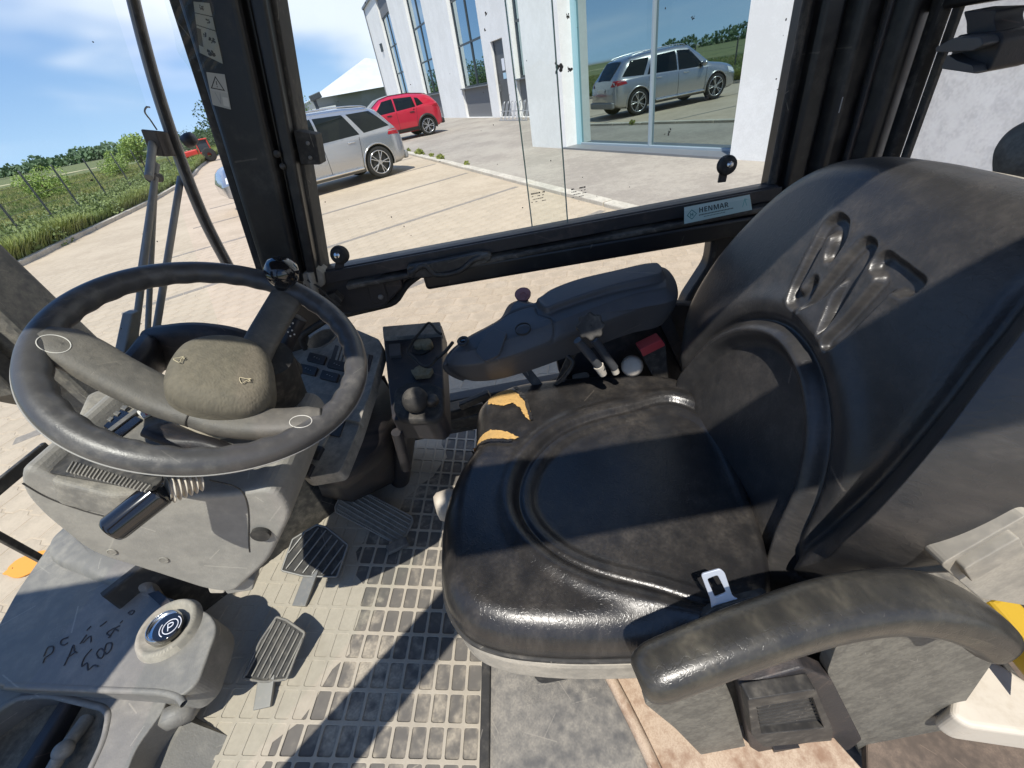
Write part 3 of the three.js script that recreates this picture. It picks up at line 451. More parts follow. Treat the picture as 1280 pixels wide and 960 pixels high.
const bark = plain([0.10, 0.075, 0.05], 0.95);
function tree(name, label, cat, p, h, w, color, seed, group, trunkH = 0.3, n = 2600) {
  const R = rng(seed), t = thing(name, label, cat, group, p), blobs = [];
  for (let i = 0; i < 16; i++) { const a = R() * 6.283, r = w * 0.5 * Math.sqrt(R()) * 0.8, y = h * (trunkH + (1 - trunkH) * (0.12 + 0.72 * R())); blobs.push([r * Math.cos(a), y, r * Math.sin(a), w * (0.13 + 0.11 * R())]); }
  const limbs = [rod(V(0, 0, 0), V(0.02 * h, h * 0.5, 0), 0.035 * h * 0.5, 0.012 * h)];
  for (const b of blobs.slice(0, 8)) limbs.push(rod(V(0.01 * h, h * (0.12 + 0.25 * R()), 0), V(b[0], b[1], b[2]), 0.010 * h, 0.004 * h, 8));
  mesh('trunk', limbs, bark, t); mesh('crown', leafCloud(R, blobs, n, h * 0.055), color, t);
  return t;
}
{
  const spring = leafMat(0.26, 0.36, 0.075), mid = leafMat(0.085, 0.15, 0.035), dark = leafMat(0.045, 0.085, 0.03);
  const at = (px, py, d) => { const r = ray(px, py); return V(r.x, 0, r.z).normalize().multiplyScalar(d); };
  tree('young_tree', 'bright young tree with a rounded crown beyond the fence', 'tree', at(170, 190, 46), 2.5, 2.3, spring, 5, null, 0.12);
  tree('bush', 'round bright green bush standing at the near end of the field', 'bush', at(47, 225, 34), 1.5, 2.0, spring, 6, null, 0.06);
  tree('bush', 'low yellow green bush below the young tree', 'bush', at(142, 205, 44), 1.5, 2.0, spring, 7, null, 0.05);
  const RT = rng(93);
  // trees at the road's end and along the far side, hidden in part by the pillar; they show in the building's glass
  const far = [[238, 165, 60, 1.9, 4.5], [262, 165, 70, 2.0, 5], [285, 150, 66, 4, 7], [310, 150, 60, 4, 7], [335, 145, 72, 4.5, 7], [356, 140, 64, 3.2, 6], [225, 165, 78, 1.9, 7]];
  const names = ['green tree to the left behind the red tractor', 'green tree to the right behind the red tractor', 'broad tree behind the cab pillar left of the silver car', 'second broad tree behind the cab pillar', 'tall tree behind the cab pillar next to the silver car', 'small tree at the right edge of the cab pillar', 'wide low tree farthest behind the red tractor'];
  far.forEach((q, i) => tree('broad_tree', names[i], 'tree', at(q[0], q[1], q[2]), q[3], q[4], i % 2 ? mid : dark, 120 + i, null, 0.08, 2200));
  // a reach of shrubs along the field's far edge
  const b = []; const R = rng(18);
  for (let i = 0; i < 210; i++) { const x = -430 + i * 3.1, d = 300 + 40 * R(), a = Math.atan2(x, 300), s = 2.0 + 3.0 * R() * R() + 0.9 * Math.sin(i * 0.21); b.push([Math.sin(a) * d, s * 0.5, -Math.cos(a) * d, s * 1.15, 0.75]); }
  for (let i = 0; i < 90; i++) { const a = -1.15 - i * 0.028, d = 260 + 50 * R(), s = 2.6 + 2.6 * R(); b.push([Math.sin(a) * d, s * 0.45, -Math.cos(a) * d, s * 1.15, 0.75]); }
  stuff(mesh('far_treeline', leafCloud(R, b, 52000, 1.5), leafMat(0.10, 0.17, 0.075)), 'hazy low treeline along the horizon beyond the field', 'treeline');
  // pale farm track across the field
  struct(mesh('field_track', prism(FY(-0.02), [gp(-130, -66), gp(-26, -84), gp(-26, -90), gp(-130, -71)].reverse(), 0.02, 0), plain([0.42, 0.38, 0.22], 1)));
  // kerb along the verge, stone by stone
  const kerb = new THREE.Group(); kerb.name = 'verge_kerb'; struct(kerb); scene.add(kerb);
  const cv = new THREE.CatmullRomCurve3(verge.map(p => V(p[0], 0, p[1]))), L = cv.getLength(), g = fin(new RoundedBoxGeometry(0.14, 0.14, 0.98, 2, 0.014));
  for (let s = 4; s < 42; s += 1) { const p = cv.getPointAt(s / L), T = cv.getTangentAt(s / L), m = new THREE.Mesh(g, kerbMat); m.name = 'kerb_stone'; m.castShadow = m.receiveShadow = true; m.quaternion.setFromUnitVectors(V(0, 0, 1), T); m.position.copy(p).setY(0.02); kerb.add(m); }
  // fence posts, each leaning a little, and two wires
  const posts = [[-9.75, -9.3], [-10.5, -11.1], [-11.25, -13.0], [-11.95, -14.9], [-12.7, -17.2], [-13.5, -19.8], [-14.4, -22.3], [-15.4, -25.2], [-16.5, -28.2], [-17.8, -31.6], [-19.2, -35.2], [-8.95, -7.2], [-20.8, -39.2]];
  const pm = plain([0.09, 0.10, 0.10], 0.7, 0.2), tops = [];
  const nearest = ['first', 'second', 'third', 'fourth', 'fifth', 'sixth', 'seventh', 'eighth', 'ninth', 'tenth', 'eleventh', 'twelfth', 'thirteenth'];
  const order = posts.map((p, i) => i).sort((a, b2) => posts[b2][1] - posts[a][1]);
  const proto = []; const T = thing('fence_post', 'x', 'fence post', 'thin grey fence posts along the grass verge');
  mesh('post', [rod(V(0, -0.1, 0), V(0, 1.38, 0), 0.022, 0.022, 10), rod(V(0, 0.2, 0.03), V(0, 1.3, 0.03), 0.006, 0.006, 6)], pm, T); mesh('cap', knobAt(V(0, 1.38, 0), V(0, 1, 0), [[0.027, 0], [0.024, 0.02], [0.0, 0.03]], 12), pm, T);
  order.forEach((k, i) => { const o = i ? T.clone() : T; if (i) { o.name = numbered('fence_post'); o.userData = { ...T.userData }; scene.add(o); } o.userData.label = `thin grey post of the verge fence, ${nearest[i]} from the near end`; o.position.set(posts[k][0], 0, posts[k][1]); o.rotation.set(0.02 * (hash2(k, 1, 5) - 0.5) * 2, 0, 0.03 * (hash2(k, 2, 5) - 0.5) * 2); });
  const line = order.map(k => V(posts[k][0], 0, posts[k][1]));
  const wires = []; for (let i = 0; i + 1 < line.length; i++) for (const y of [0.35, 0.6, 0.85, 1.1, 1.3]) wires.push(rod(line[i].clone().setY(y), line[i + 1].clone().setY(y), 0.0035, 0.0035, 5));
  tag(mesh('fence_wire', wires, pm), 'thin wires strung between the posts along the grass verge', 'fence wire');
  // weeds and grass: blades in tufts, taller and brighter at the kerb
  const blade = []; { const RB = rng(3); for (let i = 0; i < 9; i++) { const a = RB() * 6.283, l = 0.7 + 0.6 * RB(), o = 0.25 * RB(), w = 0.035 + 0.03 * RB(), bx = Math.cos(a), bz = Math.sin(a); const p0 = [o * bx - w * bz, 0, o * bz + w * bx], p1 = [o * bx + w * bz, 0, o * bz - w * bx], p2 = [(o + 0.22) * bx, l * 0.65, (o + 0.22) * bz], p3 = [(o + 0.5) * bx, l, (o + 0.5) * bz]; const w2 = w * 0.8; blade.push(...p0, ...p1, p2[0] + w2 * bz, p2[1], p2[2] - w2 * bx, ...p0, p2[0] + w2 * bz, p2[1], p2[2] - w2 * bx, p2[0] - w2 * bz, p2[1], p2[2] + w2 * bx, p2[0] - w2 * bz, p2[1], p2[2] + w2 * bx, p2[0] + w2 * bz, p2[1], p2[2] - w2 * bx, ...p3); } }
  const tg = new THREE.BufferGeometry(); tg.setAttribute('position', new THREE.Float32BufferAttribute(blade, 3)); tg.computeVertexNormals();
  const RG = rng(61), inst = [], col = new THREE.Color();
  const edgeX = z => { for (let i = 0; i + 1 < verge.length; i++) if (z <= verge[i][1] && z >= verge[i + 1][1]) return mix(verge[i][0], verge[i + 1][0], (z - verge[i][1]) / (verge[i + 1][1] - verge[i][1])); return verge[0][0]; };
  for (let i = 0; i < 90000; i++) {
    const z = -4 - 52 * RG() ** 1.7, off = 0.16 + 30 * RG() ** 3.2, x = edgeX(z) - off, clump = fbm(mod(x * 0.02, 1), mod(z * 0.02, 1), 16, 3, 44);
    const near = 1 - ss(0.6, 3.2, off); const s = (0.10 + 0.24 * RG() ** 1.6) * (0.55 + 0.55 * near) * (0.5 + clump) * (1 + 0.3 * ss(15, 40, -z));
    const y = RG(), c = lerp3([0.10, 0.16, 0.03], [0.24, 0.26, 0.06], ss(0.3, 0.75, clump + 0.3 * (y - 0.5))), c2 = lerp3(c, [0.20, 0.255, 0.065], near * 0.5), c3 = lerp3(c2, [0.34, 0.29, 0.15], 0.5 * (1 - near) * ss(0.45, 0.9, y));
    inst.push([x, z, s, RG() * 6.28, c3]);
  }
  const im = new THREE.InstancedMesh(tg, new THREE.MeshPhysicalMaterial({ roughness: 0.9, side: THREE.DoubleSide, transmission: 0.3, thickness: 0 }), inst.length); im.name = 'grass'; im.castShadow = im.receiveShadow = true;
  const q = new THREE.Quaternion(); inst.forEach((p, i) => { q.setFromAxisAngle(V(0, 1, 0), p[3]); im.setMatrixAt(i, M4().compose(V(p[0], -0.03, p[1]), q, V(p[2], p[2], p[2]))); im.setColorAt(i, col.setRGB(...p[4])); });
  stuff(im, 'tall green weeds and grass on the verge left of the road', 'grass'); scene.add(im);
  // leafy weeds by the kerb
  const bl = []; for (let i = 0; i < 420; i++) { const z = -6.0 - 27 * RG() ** 1.3, x = edgeX(z) - 0.16 - 2.6 * RG() ** 1.4; bl.push([x, 0.08 + 0.20 * RG(), z, 0.10 + 0.24 * RG() ** 1.5, 0.9]); }
  stuff(mesh('weeds', leafCloud(RG, bl, 40000, 0.06), leafMat(0.19, 0.245, 0.075)), 'bright leafy weeds growing along the verge kerb', 'weeds');
  // tufts in the kerb joint of the apron
  const kd = kerbB.clone().sub(kerbA).normalize(), tb = []; for (const [s, r] of [[23.0, 0.10], [23.35, 0.07], [24.4, 0.05], [25.2, 0.075], [25.35, 0.05], [21.7, 0.05], [27.2, 0.04]]) { const p = kerbA.clone().addScaledVector(kd, s); tb.push([p.x + 0.09, 0.07, p.z, r, 0.8]); }
  stuff(mesh('kerb_weeds', leafCloud(RG, tb, 900, 0.05), leafMat(0.24, 0.27, 0.05)), 'small green weeds sprouting along the kerb behind the silver car', 'weeds');
}
// ================= THE CAB
const M = {
  frame: dusty({ base: [0.010, 0.010, 0.0115], dust: [0.14, 0.125, 0.105], cover: 0.30, amt: 0.3, film: 0.02, rough: 0.36, tile: 0.6, seed: 3, scratches: 10 }),
  frameDusty: dusty({ base: [0.014, 0.014, 0.015], dust: [0.24, 0.215, 0.175], cover: 0.44, amt: 0.5, film: 0.06, rough: 0.5, tile: 0.35, seed: 4, scratches: 18 }),
  black: dusty({ base: [0.022, 0.022, 0.025], dust: [0.17, 0.125, 0.10], cover: 0.32, amt: 0.35, film: 0.035, rough: 0.5, tile: 0.4, seed: 5, bump: 0.0004 }),
  pod: dusty({ base: [0.062, 0.064, 0.070], dust: [0.16, 0.145, 0.12], cover: 0.30, amt: 0.22, film: 0.04, rough: 0.42, tile: 0.5, seed: 6, bump: 0.0003, scratches: 8 }),
  grey: dusty({ base: [0.20, 0.193, 0.178], dust: [0.44, 0.41, 0.355], cover: 0.46, amt: 0.26, film: 0.24, rough: 0.55, tile: 0.45, seed: 7, bump: 0.0004, scratches: 26 }),
  console: dusty({ base: [0.135, 0.131, 0.124], dust: [0.40, 0.37, 0.315], cover: 0.42, amt: 0.30, film: 0.17, rough: 0.5, tile: 0.5, seed: 8, bump: 0.0005, scratches: 24 }),
  dash: dusty({ base: [0.14, 0.134, 0.122], dust: [0.38, 0.35, 0.295], cover: 0.5, film: 0.12, rough: 0.6, tile: 0.3, seed: 9, bump: 0.0004 }),
  steel: dusty({ base: [0.055, 0.057, 0.062], dust: [0.30, 0.275, 0.23], cover: 0.52, film: 0.15, rough: 0.5, tile: 0.4, seed: 10, scratches: 30 }),
  rust: dusty({ base: [0.23, 0.135, 0.085], dust: [0.46, 0.36, 0.265], cover: 0.58, amt: 0.9, film: 0.1, rough: 0.85, tile: 0.25, seed: 11 }),
  cream: dusty({ base: [0.55, 0.50, 0.42], dust: [0.42, 0.36, 0.28], cover: 0.4, film: 0.05, rough: 0.6, tile: 0.3, seed: 12 }),
  beige: dusty({ base: [0.22, 0.205, 0.175], dust: [0.42, 0.38, 0.31], cover: 0.55, film: 0.15, rough: 0.8, tile: 0.4, seed: 13 }),
  rubber: dusty({ base: [0.016, 0.016, 0.016], dust: [0.20, 0.18, 0.15], cover: 0.36, amt: 0.4, film: 0.05, rough: 0.75, tile: 0.3, seed: 14 }),
  matRib: dusty({ base: [0.315, 0.28, 0.225], dust: [0.43, 0.385, 0.31], cover: 0.6, film: 0.25, rough: 0.95, tile: 0.7, seed: 15 }),
  matCell: dusty({ base: [0.075, 0.073, 0.072], dust: [0.42, 0.37, 0.29], cover: 0.40, soft: 0.14, amt: 0.75, film: 0.16, rough: 0.8, tile: 0.55, seed: 16 }),
  gloss: plain([0.010, 0.010, 0.012], 0.10, 0, { clearcoat: 0.6, clearcoatRoughness: 0.08 }),
  chrome: plain([0.62, 0.62, 0.62], 0.22, 1),
  alu: dusty({ base: [0.20, 0.20, 0.195], dust: [0.34, 0.31, 0.26], cover: 0.4, film: 0.1, rough: 0.45, tile: 0.2, seed: 17, metal: 0.4 }),
  white: plain([0.68, 0.66, 0.62], 0.6), red: plain([0.46, 0.05, 0.06], 0.45), yellow: plain([0.52, 0.33, 0.03], 0.45),
};
const leatherBump = texOf(1024, 0.11, (u, v) => { const a = fbm(u, v, 20, 3, 201), b = fbm(u, v, 44, 3, 202); const r1 = Math.abs(2 * fbm(u + 0.05 * a, v + 0.05 * b, 14, 2, 203) - 1), r2 = Math.abs(2 * fbm(u, v, 36, 2, 204) - 1); return Math.min(1, 0.35 + 0.45 * ss(0.0, 0.14, r1) + 0.2 * ss(0, 0.2, r2) - 0.1 * b); }, false);
function leather(base, dust, cover, rough, bump, seed, amt = 0.34) { const m = dusty({ base, dust, cover, soft: 0.3, amt, film: 0.02, rough, dustRough: 0.7, tile: 0.6, seed, scratches: 2, grain: 0.5 }); m.bumpMap = leatherBump; m.bumpScale = bump; return m; }
M.leatherSeat = leather([0.0135, 0.0135, 0.0145], [0.22, 0.19, 0.155], 0.36, 0.27, 0.00022, 20, 0.16);
M.leatherBack = leather([0.028, 0.028, 0.029], [0.16, 0.14, 0.12], 0.40, 0.32, 0.0002, 21, 0.26);
M.panel = dusty({ base: [0.055, 0.053, 0.048], dust: [0.30, 0.28, 0.225], cover: 0.5, amt: 0.34, film: 0.2, rough: 0.55, tile: 0.12, seed: 27, scratches: 20 });
const paneMat = (o = {}) => plain([0.94, 0.97, 0.955], 0.0, 0, { transmission: 1, thickness: 0, ior: 1.3, side: THREE.DoubleSide, ...o });

const cab = thing('cab_frame', 'black painted steel frame of the machine cab with thick pillars round the windows', 'cab frame');
// ---- right front pillar: five strips at different depths, between the front glass and the door
{
  const lerpP = (a, b, t) => [mix(a[0], b[0], t), mix(a[1], b[1], t)];
  const Lt = [119, -312], Lb = [329, 354], Rt = [289, -319], Rb = [405, 354];
  const strips = [[-0.06, 0.08, -1.045, 0.05], [0.02, 0.64, -1.02, 0.12], [0.62, 0.76, -1.055, 0.10], [0.74, 0.90, -1.03, 0.12], [0.885, 1.0, -1.06, 0.08]];
  const part = thing => thing;
  strips.forEach(([a, b, z, d], i) => {
    const f = FZ(z), poly = [lerpP(Lt, Rt, a), lerpP(Lb, Rb, a), lerpP(Lb, Rb, b), lerpP(Lt, Rt, b)].map(p => f.uv(...p));
    mesh(i === 0 || i === 4 ? 'window_seal' : 'front_pillar', prism(FZ(z), poly, d, i === 1 ? 0.014 : 0.006, [], 4), i === 0 || i === 4 ? M.rubber : M.frame, cab);
  });
  const f = FZ(-1.06), bolt = f.w(372, 172);
  mesh('pillar_bolt', [knobAt(f.w(353, 190).setZ(-1.028), V(0, 0, 1), [[0.007, 0], [0.007, 0.003], [0, 0.004]], 12), knobAt(f.w(360, 205).setZ(-1.028), V(0, 0, 1), [[0.006, 0], [0.006, 0.003], [0, 0.004]], 12)], M.frameDusty, cab);
}
// ---- rear right pillar: door jamb, ridged cover, inner face that turns to the rear window
const yT = 1.95, yB = 0.36;
{
  const H = yT - 0.5, cy = (yT + 0.5) / 2;
  mesh('rear_pillar', [rbox(0.050, H, 0.10, V(0.785, cy, -1.105), [0, 0, 0], 0.012, 3), rbox(0.075, H, 0.11, V(0.842, cy, -1.085), [0, 0.25, 0], 0.016, 3)], M.frame, cab);
  mesh('rear_pillar', [rbox(0.10, H, 0.09, V(0.922, cy, -1.045), [0, 0.42, 0], 0.022, 4)], M.frame, cab);
  mesh('pillar_cover', [rbox(0.014, H, 0.012, V(0.873, cy, -1.022), [0, 0.4, 0], 0.004)], M.black, cab);
  mesh('window_seal', [rbox(0.03, 0.62, 0.028, V(0.948, 1.15, -0.985), [0, 0, 0], 0.01, 3)], M.rubber, cab);
  mesh('warning_label', [rbox(0.016, 0.03, 0.0015, V(0.833, 1.245, -1.0285), [0, 0.25, 0], 0.0006, 1)], plain([0.35, 0.35, 0.35], 0.6), cab);
}
// ---- roof: a closed panel on the far side, a strip of roof glass, the header over the open left door
mesh('roof', [prism(FY(1.985), rrect(-0.95, 0.17, 1.02, 1.17, 0.05), 0.06, 0.012)], M.frame, cab);
mesh('header_rail', [bar(V(-0.30, 1.945, 0.135), V(1.0, 1.945, 0.135), 0.17, 0.06, V(0, 0, 1), 0.02), bar(V(-0.30, 1.945, -0.20), V(-0.30, 1.945, 0.16), 0.08, 0.06, V(1, 0, 0), 0.02), bar(V(0.97, 1.945, -1.1), V(0.97, 1.945, 0.16), 0.08, 0.07, V(1, 0, 0), 0.02)], M.frame, cab);
mesh('left_pillar', [bar(V(-0.66, 0.90, 0.095), V(-0.30, 1.93, 0.12), 0.085, 0.09, V(0, 0, 1), 0.02), bar(V(-1.30, 0.85, 0.10), V(-1.27, 1.93, 0.10), 0.62, 0.05, V(1, 0, 0), 0.02), bar(V(0.93, 0.36, 0.12), V(0.93, 1.93, 0.12), 0.09, 0.09, V(0, 0, 1), 0.02)], M.frame, cab);
mesh('floor_plate', [rbox(2.05, 0.03, 1.24, V(0.01, 0.30, -0.52), [0, 0, 0], 0.004)], M.steel, cab);
mesh('front_wall', [rbox(0.03, 0.26, 1.2, V(-1.0, 0.42, -0.52), [0, 0, -0.12], 0.01)], M.black, cab);
mesh('rear_wall', [rbox(0.03, 0.62, 1.2, V(0.985, 0.63, -0.52), [0, 0, 0], 0.01), rbox(0.045, 0.05, 1.1, V(0.965, 0.94, -0.47), [0, 0, 0], 0.012)], M.beige, cab);
mesh('window_bar', [rbox(0.035, 0.026, 1.06, V(0.955, 1.395, -0.50), [0, 0, 0], 0.008), rbox(0.012, 0.012, 1.06, V(0.935, 1.416, -0.50), [0, 0, 0], 0.004)], M.frame, cab);
mesh('side_sill', [rbox(1.5, 0.10, 0.06, V(0.02, 0.50, -1.125), [0, 0, 0], 0.012, 3), rbox(1.45, 0.05, 0.05, V(0.05, 0.535, -1.07), [0, 0, 0], 0.01)], M.frameDusty, cab);
// ---- glass: front screen, rear window, roof strip
{
  const fs = thing('windscreen', 'large clear front windscreen with small specks of dirt', 'windscreen');
  const a = V(-0.80, 0.78, 0), b = V(-0.50, 1.96, 0);
  const g = new THREE.PlaneGeometry(1.17, a.distanceTo(b)); const d = b.clone().sub(a).normalize();
  const fr = new Fr(a.clone().add(b).multiplyScalar(0.5).setZ(-0.51), V(0, 0, -1), d); mesh('pane', g.applyMatrix4(fr.m), paneMat({ ior: 1.12 }), fs);
  const R = rng(12), sp = []; for (let i = 0; i < 70; i++) { const u = (R() - 0.5) * 1.1, v = (R() - 0.5) * 1.0, s = 0.0006 + 0.0016 * R() * R(); sp.push(put(new THREE.SphereGeometry(1, 6, 4), fr.at(u, v, 0), [R() * 6, R() * 6, 0]).translate(0, 0, 0)); const gg = sp[sp.length - 1]; const c = fr.at(u, v, 0); gg.translate(-c.x, -c.y, -c.z).scale(s * 0.6, s, s * (1 + R())).translate(c.x, c.y, c.z); }
  stuff(mesh('dirt_speck', sp, plain([0.05, 0.045, 0.04], 0.9), fs));
  const rw = thing('rear_window', 'dusty rear window pane behind the seat on the right', 'rear window');
  mesh('pane', new THREE.PlaneGeometry(1.08, 0.43).rotateY(-Math.PI / 2).translate(0.968, 1.18, -0.46), plain([1, 1, 1], 0.35, 0, { map: concreteTex(91, [0.70, 0.70, 0.69], [0.92, 0.92, 0.90], 0.7), transmission: 0.72, thickness: 0, side: THREE.DoubleSide }), rw);
  mesh('pane', new THREE.PlaneGeometry(1.08, 0.50).rotateY(-Math.PI / 2).translate(0.966, 1.665, -0.46), plain([0.88, 0.88, 0.87], 0.3, 0, { transmission: 0.75, thickness: 0, side: THREE.DoubleSide }), rw);
  mesh('edge_trim', [rbox(0.012, 0.43, 0.016, V(0.955, 1.18, -0.955), [0, 0, 0], 0.003)], M.frameDusty, rw);
}
// ---- right hand door
const DZ = -1.085;
{
  const f = FZ(DZ), door = thing('side_door', 'black right hand cab door with sliding upper glass and a rounded lower opening', 'door');
  const outer = v2([[-0.66, 0.52], [0.765, 0.52], [0.765, 1.94], [-0.32, 1.94], [-0.52, 1.09], [-0.66, 0.96]]);
  const upper = v2([[-0.452, 1.082], [0.742, 1.082], [0.742, 1.88], [-0.262, 1.88]]);
  const low = roundPoly([...v2([[-0.545, 0.60], [-0.555, 0.915]]), ...pxs(f, [[410, 398], [494, 378], [508, 355], [532, 338], [700, 313], [872, 288], [893, 296], [888, 330], [858, 375]]), ...v2([[0.50, 0.60]])], 0.02, 4);
  mesh('door_frame', [prism(f, outer, 0.05, 0.006, [upper.slice().reverse(), low.slice().reverse()])], M.frame, door);
  // channel that carries the sliding panes, ledge and lip below it
  mesh('sill_track', [bar(V(-0.44, 1.078, DZ + 0.012), V(0.745, 1.078, DZ + 0.012), 0.028, 0.022, V(0, 0, 1), 0.004), bar(V(-0.44, 1.073, DZ + 0.036), V(0.745, 1.073, DZ + 0.036), 0.006, 0.030, V(0, 0, 1), 0.002)], M.black, door);
  mesh('sill_ledge', [bar(V(-0.36, 1.047, DZ + 0.030), V(0.765, 1.047, DZ + 0.030), 0.062, 0.014, V(0, 0, 1), 0.005)], M.frameDusty, door);
  mesh('lower_rail', [bar(V(-0.17, 1.026, DZ + 0.026), V(0.76, 1.010, DZ + 0.026), 0.068, 0.050, V(0, 0, 1), 0.010)], M.frame, door);
  mesh('opening_seal', [tube(low.map(p => f.at(p.x, p.y, 0.003)), 0.009, 220, 8, true)], M.rubber, door);
  mesh('window_seal', [tube([[-0.449, 1.09], [-0.36, 1.48], [-0.262, 1.88]].map(p => f.at(p[0], p[1], 0.0)), 0.010, 60, 8), tube([[0.741, 1.09], [0.741, 1.5], [0.741, 1.88]].map(p => f.at(p[0], p[1], 0.0)), 0.010, 60, 8)], M.rubber, door);
  mesh('lock_plate', [prism(f.up(0.030), roundPoly(pxs(f.up(0.03), [[388, 352], [470, 338], [500, 345], [503, 360], [480, 384], [418, 398], [396, 380]]), 0.008), 0.04, 0.006), prism(f.up(0.036), roundPoly(pxs(f.up(0.036), [[455, 346], [476, 342], [486, 376], [466, 381]]), 0.004), 0.02, 0.003)], M.black, door);
  for (const q of [[467, 352], [476, 371]]) mesh('screw', knobAt(f.up(0.036).w(...q), V(0, 0, 1), [[0.007, 0], [0.007, 0.003], [0.004, 0.005], [0, 0.005]], 14), M.alu, door);
  // dusty clutter at the foot of the front pillar: hinge block, clip and a cable
  mesh('hinge', [prism(f.up(0.05), roundPoly(pxs(f.up(0.05), [[376, 344], [392, 334], [404, 342], [406, 356], [392, 366], [380, 362]]), 0.004), 0.05, 0.004), rod(f.up(0.055).w(388, 340), f.up(0.055).w(396, 372), 0.008)], M.beige, door);
  mesh('clip', [prism(f.up(0.055), roundPoly(pxs(f.up(0.055), [[402, 372], [418, 366], [428, 376], [420, 388], [406, 390]]), 0.004), 0.03, 0.004)], M.frameDusty, door);
  mesh('cable', [tube([[380, 356], [392, 372], [404, 384], [420, 392], [440, 391]].map(q => f.up(0.058).w(...q)), 0.0035, 40, 8), tube([[384, 350], [400, 360], [412, 372], [426, 382]].map(q => f.up(0.06).w(...q)), 0.0025, 40, 8)], M.rubber, door);
  // moulded grab handle on the rail
  const hp = pxs(f.up(0.064), [[508, 333], [540, 328], [600, 316], [616, 318], [612, 327], [596, 333], [574, 341], [530, 348], [510, 347]]);
  mesh('grab_handle', [prism(f.up(0.066), roundPoly(hp, 0.01), 0.035, 0.008, [], 4), tube([[514, 341], [530, 332], [545, 343], [575, 338], [592, 325], [610, 319]].map(q => f.up(0.067).w(...q)), 0.007, 50, 10)], M.frameDusty, door);
  for (const q of [[515, 341], [609, 321]]) mesh('screw', knobAt(f.up(0.066).w(...q), V(0, 0, 1), [[0.009, 0], [0.009, 0.004], [0.006, 0.006], [0, 0.006]], 16), M.frameDusty, door);
  // panes: the front one slides behind the rear one
  const f1 = FZ(DZ - 0.012), f2 = FZ(DZ - 0.028);
  const p1 = v2([[-0.45, 1.084], [0.215, 1.084], [0.215, 1.885], [-0.26, 1.885]]), p2 = v2([[0.128, 1.084], [0.742, 1.084], [0.742, 1.885], [0.128, 1.885]]);
  mesh('pane', new THREE.ShapeGeometry(shapeOf(p1)).applyMatrix4(f1.m), paneMat(), door); mesh('pane', new THREE.ShapeGeometry(shapeOf(p2)).applyMatrix4(f2.m), paneMat(), door);
  mesh('glass_edge', [bar(f1.at(0.2165, 1.085, 0), f1.at(0.2165, 1.884, 0), 0.003, 0.005, V(1, 0, 0), 0.001), bar(f2.at(0.1265, 1.085, 0), f2.at(0.1265, 1.884, 0), 0.003, 0.005, V(1, 0, 0), 0.001)], plain([0.22, 0.33, 0.28], 0.2), door);
  mesh('lower_pane', new THREE.ShapeGeometry(shapeOf(low)).applyMatrix4(FZ(DZ - 0.03).m), plain([0.88, 0.88, 0.86], 0.04, 0, { transmission: 0.96, thickness: 0, side: THREE.DoubleSide }), door);
  // squashed insects and specks on the panes
  const R = rng(31), sp = [], splat = (px, py, s, fr) => { for (let i = 0; i < 9; i++) { const a = R() * 6.28, d = s * R(), u = fr.uv(px, py), r = s * (0.15 + 0.35 * R()); const c = fr.at(u.x + Math.cos(a) * d, u.y + Math.sin(a) * d, 0.001); sp.push(new THREE.SphereGeometry(1, 7, 5).scale(r, r * (0.4 + 0.6 * R()), 0.0008).rotateZ(R() * 3).translate(c.x, c.y, c.z)); } };
  splat(697, 84, 0.010, f1); splat(712, 86, 0.006, f2); splat(710, 21, 0.005, f2); splat(608, 17, 0.004, f1); splat(606, 38, 0.003, f1); splat(884, 122, 0.006, f2); splat(836, 165, 0.007, f2); splat(866, 22, 0.004, f2);
  for (let i = 0; i < 46; i++) { const a = i < 30, fr = a ? f1 : f2, u = a ? mix(-0.4, 0.2, R()) : mix(0.2, 0.73, R()), v = mix(1.12, 1.62, R()), s = 0.0007 + 0.0018 * R() * R(), c = fr.at(u, v, 0.001); sp.push(new THREE.SphereGeometry(1, 6, 4).scale(s, s * (0.6 + R()), 0.0006).translate(c.x, c.y, c.z)); }
  stuff(mesh('dirt_speck', sp, plain([0.11, 0.10, 0.085], 0.9), door));
  // rows of tiny print etched in both panes
  const pr = []; for (const [x, y, fr] of [[672, 246, f1], [723, 240, f2]]) for (let r = 0; r < 4; r++) { const o = fr.uv(x, y); let u = -0.018; while (u < 0.016) { const l = 0.001 + 0.004 * R(); if (R() > (r ? 0.45 : 0.15)) { const c = fr.at(o.x + u + l / 2, o.y + 0.009 - r * 0.0065, 0.001); pr.push(new THREE.BoxGeometry(l, r ? 0.0016 : 0.0032, 0.0006).translate(c.x, c.y, c.z)); } u += l + 0.001; } }
  stuff(mesh('glass_print', pr, plain([0.03, 0.03, 0.03], 0.7), door));
  // two knobs that lock the panes
  const knob = (px, py, label) => {
    const t = thing('pane_knob', label, 'window knob', 'knobs on the sliding door panes'), F1 = f.up(0.030), c = F1.w(px, py), foot = F1.w(px - 4, py + 21);
    mesh('bracket', [bar(c, foot, 0.020, 0.006, V(1, 0, 0), 0.002)], M.black, t);
    mesh('grip', [knobAt(c.clone().setZ(c.z), V(-0.1, 0.25, 1), [[0.0, 0], [0.017, 0], [0.021, 0.004], [0.022, 0.010], [0.019, 0.013], [0.021, 0.017], [0.018, 0.024], [0.009, 0.026], [0, 0.026]])], M.rubber, t);
    mesh('screw', [knobAt(c.clone().add(V(-0.0026, 0.0065, 0.026)), V(-0.1, 0.25, 1), [[0.007, 0], [0.007, 0.003], [0, 0.004]], 16)], M.chrome, t);
  };
  knob(427, 318, 'black knob at the front end of the sliding door glass'); knob(906, 207, 'black knob with a steel screw at the rear end of the door glass');
  // buffer block on the pillar
  const bl = thing('buffer_block', 'black rubber buffer block screwed to the front pillar in front of the silver car', 'buffer block'); const fb = FZ(DZ + 0.02);
